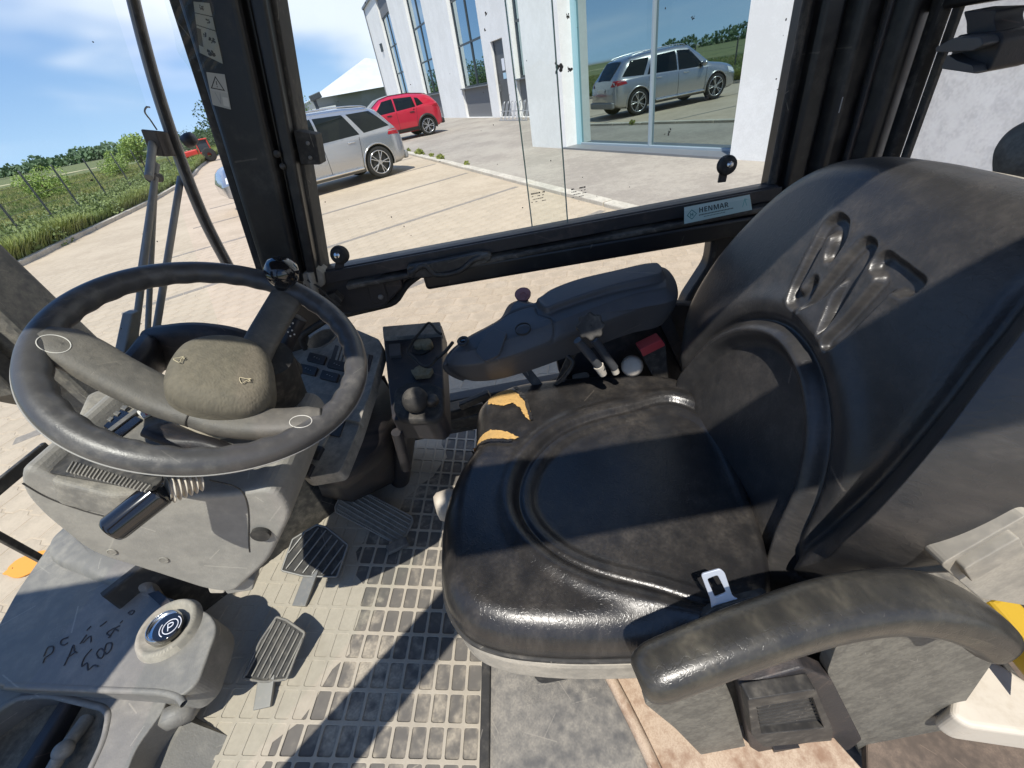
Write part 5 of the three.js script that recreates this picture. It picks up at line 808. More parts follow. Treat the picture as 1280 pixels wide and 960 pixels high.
function pedalPad(t, f, px, ribs, axis, mat, padM = M.rubber) { // pad outline with raised ribs clipped to it
  const p = roundPoly(pxs(f, px), 0.003); mesh('pad', prism(f, p, 0.010, 0.003), padM, t);
  const xs = p.map(q => q.x), ys = p.map(q => q.y), bars = [], inner = p;
  const d = f.uv(...axis[1]).sub(f.uv(...axis[0])).normalize(), n = new THREE.Vector2(-d.y, d.x), c = p.reduce((s, q) => s.add(q), new THREE.Vector2()).multiplyScalar(1 / p.length);
  let lo = 1e9, hi = -1e9; p.forEach(q => { const k = q.clone().sub(c).dot(n); lo = Math.min(lo, k); hi = Math.max(hi, k); });
  for (let i = 0; i < ribs; i++) { const k = mix(lo, hi, (i + 0.7) / (ribs + 0.4)), hits = []; for (let e = 0; e < p.length; e++) { const a = p[e].clone().sub(c), b = p[(e + 1) % p.length].clone().sub(c), ka = a.dot(n) - k, kb = b.dot(n) - k; if (ka * kb < 0) { const q = a.lerp(b, ka / (ka - kb)); hits.push(q.dot(d)); } } if (hits.length < 2) continue; hits.sort((x, y) => x - y); const a = hits[0] + 0.006, b = hits[hits.length - 1] - 0.006; if (b - a < 0.01) continue; const A = c.clone().addScaledVector(n, k).addScaledVector(d, a), B = c.clone().addScaledVector(n, k).addScaledVector(d, b); bars.push(bar(f.at(A.x, A.y, 0.0015), f.at(B.x, B.y, 0.0015), 0.0032, 0.005, new THREE.Vector3().crossVectors(f.n, f.at(B.x, B.y).sub(f.at(A.x, A.y))).normalize(), 0.001)); }
  for (const b of bars) mesh('rib', b, mat, t);
  mesh('rim', tube(p.map(q => f.at(q.x, q.y, 0.0)), 0.0028, 160, 6, true), mat, t);
}
{
  const ribM = M.alu;
  let t = thing('accelerator_pedal', 'long grey ribbed accelerator pedal half in sunlight', 'pedal'), f = new Fr(PY(468, 643, 0.435), V(0.93, -0.32, 0.1), V(0.15, 0.25, -0.95));
  pedalPad(t, f, [[432, 606], [440, 607], [515, 646], [516, 652], [503, 680], [496, 680], [420, 640], [419, 634]], 7, [[430, 622], [505, 665]], dusty({ base: [0.20, 0.195, 0.185], dust: [0.36, 0.33, 0.27], cover: 0.5, film: 0.2, rough: 0.6, tile: 0.2, seed: 41 }), dusty({ base: [0.12, 0.115, 0.105], dust: [0.34, 0.31, 0.25], cover: 0.5, film: 0.25, rough: 0.8, tile: 0.2, seed: 42 }));
  mesh('hinge', [rbox(0.06, 0.012, 0.03, PY(497, 682, 0.40), [0, 0.4, -0.1], 0.004)], M.steel, t);
  for (const [lab, pad, ax, arm, h] of [['square brake pedal with pale ribs, middle of the three pedals', [[352, 713], [366, 674], [396, 656], [408, 659], [435, 681], [421, 721], [380, 720]], [[372, 716], [412, 664]], [[394, 720], [374, 758]], 0.50], ['black brake pedal with thin ribs nearest to the parking brake console', [[304, 848], [326, 800], [346, 771], [358, 775], [381, 791], [358, 849], [330, 852]], [[316, 844], [352, 776]], [[336, 848], [328, 886]], 0.49]]) {
    t = thing('brake_pedal', lab, 'pedal'); f = new Fr(PY(pad[0][0] + 30, pad[0][1] - 30, h), V(0.95, -0.30, 0.0), V(0.22, 0.42, -0.88));
    pedalPad(t, f, pad, 7, ax, h > 0.495 ? M.alu : M.steel);
    mesh('arm', [bar(f.up(-0.012).w(arm[0][0], arm[0][1] - 16), floorF.up(0.004).w(...arm[1]), 0.036, 0.008, V(1, 0, 0), 0.002)], M.alu, t);
  }
}
// cover plate between seat and door sill, and the rail beside it
{
  const t = thing('floor_cover', 'dusty dark steel cover plate on the floor below the front of the seat', 'cover plate'), f = FY(0.50);
  mesh('plate', [prism(f, pxs(f, [[612, 824], [770, 824], [840, 985], [610, 985]]), 0.012, 0.002)], M.steel, t);
  mesh('edge_strip', [prism(f.up(0.008), pxs(f.up(0.008), [[602, 824], [613, 824], [611, 985], [598, 985]]), 0.12, 0.003)], M.rubber, t);
  const r = thing('rusty_rail', 'rusty sand coloured rail on the floor below the near armrest', 'rail'); const g = FY(0.515);
  mesh('rail', [prism(g, roundPoly(pxs(g, [[752, 826], [800, 826], [960, 830], [1100, 985], [842, 985]]), 0.01), 0.05, 0.012, [], 4)], M.rust, r);
  mesh('raised_edge', [tube([[755, 832], [775, 870], [800, 920], [830, 985]].map(q => g.up(0.004).w(...q)), 0.010, 40, 10)], M.rust, r);
  const d = thing('floor_duct', 'dark brown stained floor panel right of the near armrest panel', 'floor panel'); const k = FY(0.40);
  mesh('panel', [prism(k, pxs(k, [[1080, 830], [1340, 760], [1400, 985], [1085, 1005]]), 0.03, 0.006)], dusty({ base: [0.07, 0.055, 0.045], dust: [0.20, 0.15, 0.115], cover: 0.5, film: 0.1, rough: 0.8, tile: 0.3, seed: 48 }), d);
  mesh('ridge', [bar(k.up(0.012).w(1205, 805), k.up(0.012).w(1300, 940), 0.02, 0.02, V(1, 0, 0), 0.004), bar(k.up(0.012).w(1225, 795), k.up(0.012).w(1330, 930), 0.012, 0.02, V(1, 0, 0), 0.004)], M.rubber, d);
  const b = thing('cream_tray', 'smooth cream plastic tray in the lower right corner', 'tray'); const c = FY(0.56);
  mesh('body', [prism(c, roundPoly(pxs(c, [[1196, 838], [1240, 822], [1330, 880], [1330, 925], [1210, 908], [1188, 892]]), 0.012), 0.06, 0.012, [], 4)], M.cream, b);
  const y = thing('yellow_panel', 'yellow painted body edge behind the armrest at the right border', 'body panel'); const e = FY(0.66);
  mesh('panel', [prism(e, pxs(e, [[1236, 750], [1262, 738], [1340, 815], [1340, 870]]), 0.05, 0.008)], M.yellow, y);
  const h = thing('rear_cover', 'dusty black rounded cover behind the seat at the right edge', 'cover'); const hx = FX(0.80);
  mesh('cover', pillow(hx, pxs(hx, [[1236, 214], [1240, 182], [1256, 160], [1276, 151], [1330, 148], [1350, 230], [1280, 250], [1240, 232]]), { crown: 0.03, edge: 0.025, thick: 0.08, n: 120, rings: 40 }), M.panel, h, true);
}
// ================= STEERING WHEEL
const WC = V(-0.433, 1.130, -0.604), WN = V(0.497, 0.845, 0.196).normalize();
{
  const t = thing('steering_wheel', 'large dark grey steering wheel with three spokes and a worn dusty hub', 'steering wheel');
  const e1 = new THREE.Vector3().crossVectors(V(0, 0, 1), WN).normalize(), f = new Fr(WC, e1, new THREE.Vector3().crossVectors(WN, e1));
  const wheelM = dusty({ base: [0.045, 0.045, 0.048], dust: [0.17, 0.16, 0.145], cover: 0.34, film: 0.18, rough: 0.33, dustRough: 0.6, tile: 0.3, seed: 51, bump: 0.00018, scratches: 10 });
  const spokeM = dusty({ base: [0.06, 0.058, 0.054], dust: [0.22, 0.20, 0.165], cover: 0.46, amt: 0.28, film: 0.26, rough: 0.5, tile: 0.25, seed: 52, bump: 0.0003 });
  const hubM = dusty({ base: [0.070, 0.064, 0.049], dust: [0.205, 0.178, 0.128], cover: 0.5, amt: 0.22, film: 0.45, rough: 0.7, tile: 0.2, seed: 53 }); hubM.bumpMap = texOf(512, 0.10, (u, v) => ss(0.25, 0.75, vnoise(u * 44, v * 44, 44, 9)) * 0.7 + 0.3 * vnoise(u * 90, v * 90, 90, 10), false); hubM.bumpScale = 0.0003;
  const R0 = 0.1975, rr = 0.0185;
  { // rim with finger grips on its far inner side
    const pos = [], uv = [], idx = [], S = 240, K = 28; for (let i = 0; i <= S; i++) for (let k = 0; k <= K; k++) { const a = i / S * 6.28319, b = k / K * 6.28319, grip = 0.0011 * Math.cos(a * 34) * Math.max(0, -Math.cos(b)) , r = rr + grip, q = f.at((R0 + r * Math.cos(b)) * Math.cos(a), (R0 + r * Math.cos(b)) * Math.sin(a), r * 0.97 * Math.sin(b)); pos.push(q.x, q.y, q.z); uv.push(a * R0, b * rr); } for (let i = 0; i < S; i++) for (let k = 0; k < K; k++) { const a = i * (K + 1) + k; idx.push(a, a + K + 1, a + 1, a + 1, a + K + 1, a + K + 2); }
    const g = new THREE.BufferGeometry(); g.setAttribute('position', new THREE.Float32BufferAttribute(pos, 3)); g.setAttribute('uv', new THREE.Float32BufferAttribute(uv, 2)); g.setIndex(idx); g.computeVertexNormals(); mesh('rim', g, wheelM, t, true);
    const seam = []; for (let i = 0; i < 120; i++) { const a = i / 120 * 6.28319; seam.push(f.at((R0 + rr + 0.0004) * Math.cos(a), (R0 + rr + 0.0004) * Math.sin(a), -0.002)); } mesh('seam', tube(seam, 0.0011, 240, 5, true), plain([0.30, 0.29, 0.27], 0.6), t);
  }
  const fl = f.up(-0.022), S = (l, w, h, hs) => sweep(l.map((q, i) => fl.up(hs ? hs[i] : 0).w(...q)), w, WN.clone().cross(fl.up(0).w(...l[l.length - 1]).sub(fl.w(...l[0]))).normalize(), 60, 26, 2.6);
  mesh('spoke', S([[56, 424], [100, 442], [150, 470], [205, 497], [250, 512]], u => [0.030 * (u < 0.1 ? 0.6 + 4 * u : 1), mix(0.017, 0.016, u)], 0, [0.0235, 0.019, 0.006, -0.004, -0.006]), spokeM, t);
  mesh('spoke', S([[225, 505], [275, 524], [330, 530], [378, 528], [404, 524]], u => [0.025 * (u > 0.9 ? 1 - 4 * (u - 0.9) : 1), mix(0.016, 0.017, u)], 0, [-0.006, -0.006, 0.002, 0.016, 0.0235]), spokeM, t);
  mesh('spoke', S([[362, 366], [345, 395], [328, 425], [312, 460]], u => [mix(0.028, 0.025, u), mix(0.013, 0.017, u)], 0, [0.014, 0.008, 0.0, -0.006]), spokeM, t);
  // base of the hub and its padded cap
  const c2 = fl.uv(276, 474); mesh('hub', [knobAt(fl.at(c2.x, c2.y, -0.05), WN, [[0, 0], [0.055, 0], [0.066, 0.02], [0.068, 0.045], [0.060, 0.060], [0, 0.062]])], M.black, t);
  const fh = f.up(0.022), oH = pxs(fh.up(-0.012), [[203, 478], [212, 448], [232, 428], [270, 420], [308, 424], [334, 440], [344, 468], [340, 496], [318, 511], [276, 513], [232, 504], [210, 493]]);
  const cap = mesh('hub_cap', pillow(fh, oH.map(p => p), { crown: 0.012, edge: 0.022, thick: 0.045, inset: -0.03, n: 140, rings: 50 }), hubM, t, true);
  // two small embossed horn signs on the cap
  const sign = (px, py, s, r) => { const o = fh.up(0.010).uv(px, py), P = (a, b) => { const x = a * s, y = b * s; return fh.at(o.x + x * Math.cos(r) - y * Math.sin(r), o.y + x * Math.sin(r) + y * Math.cos(r), 0.0105); }; return [tube([P(-1, 0), P(-0.2, 0.25), P(0.6, 0.7), P(0.6, -0.7), P(-0.2, -0.25), P(-1, 0)], 0.0006, 30, 5), tube([P(-0.6, 0.1), P(-0.7, 0.5), P(-0.3, 0.5)], 0.0006, 12, 5)]; };
  mesh('horn_sign', [...sign(224, 449, 0.007, 1.2), ...sign(306, 475, 0.008, 0.6)], plain([0.48, 0.42, 0.28], 0.8), t);
  // printed ovals on the spokes
  const rc = new THREE.Raycaster(), onto = (px, py, list, lift) => { t.updateMatrixWorld(true); rc.set(EYE, ray(px, py).normalize()); const h = rc.intersectObjects(list, false)[0]; if (!h) return f.up(0.018).w(px, py); const n = h.face.normal.clone(); if (n.dot(rc.ray.direction) > 0) n.negate(); return h.point.addScaledVector(n, lift); };
  const solid = t.children.filter(c => c.name === 'rim' || c.name === 'spoke');
  solid.forEach(c => { c.material.side = THREE.DoubleSide; });
  const oval = (cx, cy, rx, ry, rot) => { const l = []; for (let i = 0; i < 40; i++) { const q = i / 40 * 6.283, x = rx * Math.cos(q), y = ry * Math.sin(q); l.push(onto(cx + x * Math.cos(rot) - y * Math.sin(rot), cy + x * Math.sin(rot) + y * Math.cos(rot), solid, 0.0002)); } return tube(l, 0.0007, 120, 5, true); };
  mesh('oval_mark', [oval(67, 430, 22, 11, 0.12)], plain([0.55, 0.53, 0.48], 0.6), t); mesh('oval_mark', [oval(376, 527, 14, 7.5, -0.1)], plain([0.55, 0.53, 0.48], 0.6), t);
  // spinner knob at the far right of the rim
  const k = f.up(0.02), kp = k.w(352, 352); mesh('spinner_knob', [knobAt(kp, WN, [[0, -0.012], [0.012, -0.012], [0.014, -0.004], [0.022, 0.002], [0.0285, 0.014], [0.029, 0.024], [0.025, 0.036], [0.015, 0.044], [0, 0.046]])], M.gloss, t);
  mesh('knob_clamp', [knobAt(k.up(-0.03).w(352, 358), WN, [[0, 0], [0.026, 0], [0.026, 0.018], [0, 0.02]])], M.black, t);
}
// ================= STEERING COLUMN CONSOLE
{
  const t = thing('steering_console', 'dusty grey plastic steering column console with instrument panel below the wheel', 'steering console');
  // side profile (x, y), pushed through from the far to the near face
  const fz = FZ(-0.44), prof = [...pxs(fz, [[24, 578], [24, 612], [50, 642], [112, 692], [190, 716], [258, 738], [292, 742], [336, 702], [366, 640]]), ...v2([[-0.365, 0.985], [-0.43, 0.985], [-0.60, 1.03]])];
  mesh('housing', [prism(fz, roundPoly(prof, 0.03, 6), 0.24, 0.018, [], 5)], M.grey, t);
  // upper shell around the tray, standing proud, with an open top
  const fy = FY(1.075); mesh('tray', [prism(fy.up(0.004), roundPoly(pxs(fy.up(0.004), [[50, 578], [80, 556], [205, 596], [190, 612], [150, 606], [60, 590]]), 0.006), 0.004, 0.001)], M.rubber, t);
  const ribs = []; for (let i = 0; i < 22; i++) { const a = fy.up(0.008).w(92 + i * 4.6, 577 + i * 1.4), b = fy.up(0.008).w(84 + i * 4.6, 590 + i * 1.2); ribs.push(bar(a, b, 0.0022, 0.003, V(1, 0, 0), 0.001)); } mesh('tray_ribs', ribs, M.dash, t);
  // instrument hood and panel seen through the wheel
  const ip = new Fr(V(-0.56, 1.04, -0.62), V(0.88, -0.47, 0).normalize(), V(0, 0, -1));
  mesh('instrument_panel', [prism(ip, roundPoly(pxs(ip, [[60, 600], [110, 490], [190, 470], [260, 520], [300, 580], [240, 610], [140, 620]]), 0.01), 0.05, 0.006)], M.dash, t);
  mesh('display_glass', [prism(ip.up(0.003), roundPoly(pxs(ip.up(0.003), [[112, 522], [134, 502], [178, 524], [150, 546]]), 0.004), 0.004, 0.001)], M.gloss, t);
  mesh('display_frame', [prism(ip.up(0.006), pxs(ip.up(0.006), [[132, 538], [180, 502], [184, 505], [137, 541]]), 0.006, 0.001), prism(ip.up(0.005), pxs(ip.up(0.005), [[110, 525], [132, 505], [135, 508], [113, 528]]), 0.006, 0.001)], M.alu, t);
  for (let i = 0; i < 4; i++) mesh('symbol_field', [prism(ip.up(0.005), pxs(ip.up(0.005), [[132 + i * 9, 524 - i * 7], [138 + i * 9, 526 - i * 7], [142 + i * 9, 522 - i * 7], [136 + i * 9, 520 - i * 7]]), 0.003, 0.0005)], M.alu, t);
  mesh('label_strip', [prism(ip.up(0.006), pxs(ip.up(0.006), [[168, 512], [184, 503], [196, 514], [180, 522]]), 0.004, 0.0008)], M.white, t); mesh('label_strip', [prism(ip.up(0.007), pxs(ip.up(0.007), [[180, 514], [188, 512], [190, 516], [182, 519]]), 0.004, 0.0008)], M.red, t);
  // hood behind the hub
  const hood = [[188, 446], [200, 434], [215, 428], [232, 430], [238, 424], [246, 423]].map(q => PZ(q[0], q[1], -0.78)); mesh('hood', [sweep([PZ(150, 500, -0.70), PZ(178, 458, -0.76), ...[[196, 440], [225, 432], [262, 430], [310, 440], [350, 470]].map(q => PZ(q[0], q[1], -0.82))], u => [0.05, 0.022], V(0.5, 0.8, 0.2), 60, 20, 3)], M.black, t);
  // collar under the hub and boot right of it
  mesh('column_collar', [rod(WC.clone().addScaledVector(WN, -0.17), WC.clone().addScaledVector(WN, -0.055), 0.085, 0.062, 32)], M.cream, t);
  mesh('column_boot', [rod(WC.clone().addScaledVector(WN, -0.20).add(V(0.07, 0, -0.03)), WC.clone().addScaledVector(WN, -0.05).add(V(0.055, 0, -0.03)), 0.07, 0.045, 28)], M.rubber, t);
  // folds pressed into the near face and its lower lugs
  mesh('lug', [prism(fz.up(-0.02), roundPoly(pxs(fz.up(-0.02), [[256, 726], [272, 722], [284, 730], [280, 742], [262, 742]]), 0.004), 0.03, 0.004)], M.cream, t); mesh('lug', [prism(fz.up(-0.015), roundPoly(pxs(fz.up(-0.015), [[276, 734], [300, 722], [318, 726], [316, 738], [284, 743]]), 0.004), 0.03, 0.004)], M.grey, t);
  mesh('part_line', [tube([[28, 604], [60, 622], [110, 640], [160, 652]].map(q => fz.up(0.0004).w(...q)), 0.0012, 40, 6), tube([[262, 600], [300, 612], [312, 690]].map(q => fz.up(0.0004).w(...q)), 0.001, 30, 6)], M.rubber, t);
  for (const q of [[108, 634], [205, 700], [140, 690]]) mesh('screw', [put(new THREE.TorusGeometry(0.006, 0.0014, 6, 20), fz.up(0.0006).w(...q)), put(new THREE.CylinderGeometry(0.005, 0.005, 0.002, 16), fz.up(0.0005).w(...q), [Math.PI / 2, 0, 0])], M.dash, t);
  mesh('plug', [put(new THREE.CylinderGeometry(0.014, 0.014, 0.006, 24), fz.up(0.004).w(326, 668), [Math.PI / 2, 0, 0]).translate(0, 0, 0)], M.rubber, t);
  // tilt lever: cream bellows and black glossy grip
  const a = PZ(236, 606, -0.415), b = PZ(204, 612, -0.395), c = PZ(138, 664, -0.355), ax = c.clone().sub(b).normalize();
  const bel = []; for (let i = 0; i <= 48; i++) { const u = i / 48; bel.push([0.011 + 0.0035 * Math.sin(u * 6 * 6.283) + 0.006 * u, u * a.distanceTo(b) * 1.25]); } 
  mesh('lever_bellows', [knobAt(PZ(252, 600, -0.42), b.clone().sub(PZ(252, 600, -0.42)), [[0, 0], ...bel, [0, bel[48][1]]], 30)], M.cream, t);
  mesh('lever_grip', [knobAt(b, ax, [[0, 0], [0.0155, 0], [0.0185, 0.006], [0.0175, b.distanceTo(c) * 0.92], [0.016, b.distanceTo(c) * 0.98], [0.013, b.distanceTo(c)], [0, b.distanceTo(c)]], 40)], M.gloss, t);
  // indicator stalk inside the wheel, paddle and switch stalk on the right
  const st = [[290, 566], [262, 556], [225, 548], [196, 536]].map((q, i) => f0(q, [-0.50, -0.51, -0.525, -0.54][i])); function f0(q, z) { return PZ(q[0], q[1], z); }
  mesh('indicator_stalk', [sweep(st, u => [mix(0.014, 0.030, ss(0.3, 0.9, u)) * (u > 0.96 ? 0.8 : 1), 0.010], V(0.3, 0.4, 1), 50, 24, 2.8)], M.black, t);
  mesh('switch_stalk', [sweep([PZ(350, 450, -0.74), PZ(356, 430, -0.75), PZ(368, 405, -0.76), PZ(373, 396, -0.765)], u => [0.017, 0.013], V(1, 0.2, 0.3), 40, 22, 3)], M.black, t);
  const dots = []; for (const q of [[362, 408], [366, 404], [360, 415], [365, 413], [363, 420], [368, 418]]) dots.push(put(new THREE.SphereGeometry(0.0018, 8, 6), PZ(q[0], q[1], -0.735))); mesh('stalk_symbols', dots, M.white, t);
  mesh('stalk_paddle', [sweep([PZ(345, 432, -0.70), PZ(358, 442, -0.70), PZ(370, 456, -0.70), PZ(374, 466, -0.70)], u => [0.022 * (1 - 0.5 * u), 0.006], V(0.2, 1, 0.6), 30, 20, 3)], M.rubber, t);
}
// ================= RIGHT HAND DASH
{
  const t = thing('side_dash', 'dusty side dash with cup holder and rocker switches right of the wheel', 'dash'), f = new Fr(V(-0.45, 0.86, -0.85), V(1, 0.10, 0), V(0, 0.12, -1));
  const cupC = f.uv(402, 424), cup = []; for (let i = 0; i < 36; i++) { const a = i / 36 * 6.283; cup.push(new THREE.Vector2(cupC.x + 0.042 * Math.cos(a), cupC.y + 0.042 * Math.sin(a))); }
  mesh('top_panel', [prism(f, roundPoly(pxs(f, [[322, 392], [400, 392], [474, 424], [478, 436], [464, 486], [446, 540], [425, 590], [380, 598], [352, 570], [340, 470]]), 0.012), 0.03, 0.006, [cup.slice().reverse()], 4)], M.dash, t);
  mesh('cup_holder', [new THREE.LatheGeometry([[0, -0.07], [0.036, -0.07], [0.041, 0.0], [0.046, 0.003], [0.047, 0.0], [0.044, -0.004]].map(q => new THREE.Vector2(...q)), 40).applyMatrix4(M4().compose(f.at(cupC.x, cupC.y, 0.001), new THREE.Quaternion().setFromUnitVectors(V(0, 1, 0), f.n), V(1, 1, 1)))], M.dash, t);
  const g = f.up(0.004), vents = []; for (let i = 0; i < 9; i++) vents.push(prism(g, pxs(g, [[424 + i * 4.2, 432 - 0 + i * 1.2], [427 + i * 4.2, 433 + i * 1.2], [421 + i * 4.6, 452 + i * 1.2], [418 + i * 4.6, 451 + i * 1.2]]), 0.006, 0.001)); for (const v of vents) mesh('vent_slat', v, M.dash, t);
  mesh('vent_slat', [prism(f.up(0.002), pxs(f.up(0.002), [[419, 431], [466, 444], [461, 464], [412, 452]]), 0.003, 0.0008)], M.black, t);
  for (const q of [[396, 448], [421, 456], [447, 462], [385, 462], [412, 470], [438, 477]]) mesh('rocker_switch', [prism(f.up(0.006), roundPoly(pxs(f.up(0.006), [[q[0] - 9, q[1] - 8], [q[0] + 12, q[1] - 3], [q[0] + 8, q[1] + 7], [q[0] - 13, q[1] + 2]]), 0.003), 0.01, 0.002)], M.black, t);
  const sy = []; for (const q of [[396, 448], [421, 456], [447, 462], [385, 462], [412, 470], [438, 477]]) for (let k = 0; k < 3; k++) sy.push(put(new THREE.BoxGeometry(0.004 - 0.001 * k, 0.0006, 0.0012), f.up(0.0066).w(q[0] - 3 + k * 3, q[1] - 2 + k * 1.4))); mesh('switch_symbols', sy, plain([0.45, 0.45, 0.43], 0.7), t).userData.kind = 'stuff';
  mesh('wiring_loom', [tube([[478, 470], [490, 500], [488, 522], [498, 540], [492, 556]].map((q, i) => PY(q[0], q[1], 0.80 - 0.06 * i)), 0.006, 40, 8), tube([[470, 480], [484, 506], [480, 530], [490, 552]].map((q, i) => PY(q[0], q[1], 0.80 - 0.07 * i)), 0.004, 40, 8)], M.rubber, t);
  mesh('shelf', [prism(f.up(0.010), roundPoly(pxs(f.up(0.010), [[368, 486], [458, 500], [450, 528], [362, 510]]), 0.006), 0.02, 0.004), prism(f.up(0.006), roundPoly(pxs(f.up(0.006), [[372, 532], [412, 540], [400, 562], [366, 552]]), 0.004), 0.02, 0.003)], M.dash, t);
  mesh('pocket', [prism(f.up(0.003), roundPoly(pxs(f.up(0.003), [[370, 514], [432, 524], [424, 546], [368, 534]]), 0.004), 0.006, 0.001)], M.black, t);
  for (const q of [[388, 562], [376, 584]]) { const s = mesh('rocker_switch', [prism(f.up(0.008), roundPoly(pxs(f.up(0.008), [[q[0] - 12, q[1] - 9], [q[0] + 16, q[1] - 4], [q[0] + 8, q[1] + 11], [q[0] - 18, q[1] + 5]]), 0.003), 0.012, 0.002)], M.black, t); const dd = []; for (const k of [-5, 4]) dd.push(put(new THREE.SphereGeometry(0.0022, 8, 6), f.up(0.009).w(q[0] + k, q[1] + 1))); mesh('switch_mark', dd, M.white, s); }
  // dark moulded foot of the dash
  const y0 = 0.86, ring = (l, y) => l.map(q => PY(q[0], q[1], y));
  const top = [[440, 468], [470, 462], [486, 486], [490, 520], [470, 560], [430, 600], [395, 600], [400, 520]].map(q => FY(0.80).w(...q));
  const cT = top.reduce((s, p) => s.add(p), V(0, 0, 0)).multiplyScalar(1 / 8), bot = [[430, 520], [476, 500], [502, 540], [508, 572], [490, 604], [440, 628], [404, 622], [402, 560]].map(q => FY(0.46).w(...q));
  mesh('dash_foot', loft([top, top.map((p, i) => p.clone().lerp(bot[i], 0.35)), top.map((p, i) => p.clone().lerp(bot[i], 0.8)), bot]), M.black, t);
  mesh('foot_panel', [prism(new Fr(PY(330, 690, 0.50), V(0.6, 0, -0.8), V(-0.2, 1, -0.1)), v2([[-0.25, -0.25], [0.30, -0.25], [0.30, 0.18], [-0.25, 0.18]]), 0.03, 0.005)], M.rubber, t);
}
// ================= JOYSTICK BOX
{
  const t = thing('joystick_box', 'black control box with round ball lever and two olive caps beside the wheel', 'control box'), f = new Fr(V(-0.2, 0.88, -0.85), V(1, 0.02, 0), V(0, 0.10, -1));
  mesh('housing', [prism(f, roundPoly(pxs(f, [[478, 411], [552, 405], [553, 440], [556, 518], [548, 527], [490, 525], [484, 470]]), 0.010), 0.06, 0.006, [], 4)], M.black, t);
  mesh('rear_ledge', [prism(f.up(0.012), roundPoly(pxs(f.up(0.012), [[478, 408], [550, 402], [552, 416], [479, 422]]), 0.005), 0.02, 0.004)], M.dash, t);
  mesh('rocker_switch', [prism(f.up(0.008), roundPoly(pxs(f.up(0.008), [[486, 430], [500, 429], [501, 444], [487, 445]]), 0.002), 0.012, 0.002)], M.pod, t);
  const olive = dusty({ base: [0.15, 0.13, 0.075], dust: [0.32, 0.27, 0.17], cover: 0.5, film: 0.2, rough: 0.7, tile: 0.1, seed: 55 });
  const cap = (x, y, r, h = 0.016) => knobAt(f.w(x, y), f.n, [[0, 0], [r, 0], [r, h * 0.8], [r * 0.9, h], [0, h]]);
  mesh('socket_cap', [cap(527, 434, 0.017), cap(535, 435, 0.015, 0.020)], olive, t); mesh('socket_cap', [cap(527, 468, 0.016), prism(f.up(0.014), roundPoly(pxs(f.up(0.014), [[513, 462], [541, 460], [536, 468], [518, 470]]), 0.003), 0.012, 0.002)], olive, t);
  mesh('cap_seat', [knobAt(f.w(528, 436), f.n, [[0, 0], [0.026, 0], [0.026, 0.004], [0, 0.004]]), knobAt(f.w(527, 468), f.n, [[0, 0], [0.021, 0], [0.021, 0.004], [0, 0.004]])], M.rubber, t);
  mesh('cable', [tube([[552, 418], [546, 414], [540, 406], [535, 404], [528, 412], [512, 432], [510, 440], [518, 448], [530, 458], [536, 458], [546, 448]].map((q, i) => f.up([0.03, 0.035, 0.035, 0.03, 0.022, 0.018, 0.018, 0.022, 0.03, 0.032, 0.03][i]).w(...q)), 0.0032, 90, 8), tube([[546, 448], [556, 440], [566, 428]].map(q => f.up(0.05).w(...q)), 0.004, 30, 8)], M.rubber, t);
  const lev = f.up(0.02); mesh('lever_ball', [put(new THREE.SphereGeometry(0.027, 32, 22), f.up(0.035).w(519, 500))], M.rubber, t);
  mesh('lever_boot', [prism(f.up(0.010), roundPoly(pxs(f.up(0.010), [[492, 486], [510, 476], [540, 478], [554, 484], [554, 516], [544, 524], [498, 524], [490, 508]]), 0.014), 0.02, 0.008, [], 4)], M.rubber, t);
  mesh('lever_cap', [knobAt(f.up(0.02).w(541, 503), f.n, [[0, 0], [0.014, 0], [0.013, 0.012], [0.008, 0.016], [0, 0.017]])], M.frameDusty, t);
  mesh('stand', [rod(f.up(-0.05).w(512, 515), PY(500, 600, 0.40), 0.022, 0.03, 18), rod(PZ(496, 540, -0.70), PZ(508, 585, -0.72), 0.012)], M.black, t);
  const bl = thing('lever_bracket', 'dark rail and bracket on the sill behind the joystick box', 'bracket'); mesh('bracket', [bar(PZ(500, 530, -0.85), PZ(600, 505, -0.95), 0.03, 0.05, V(0, 1, 0), 0.006), bar(PZ(575, 508, -0.9), PZ(612, 492, -0.9), 0.02, 0.02, V(0, 1, 0), 0.004)], M.frameDusty, bl);
}
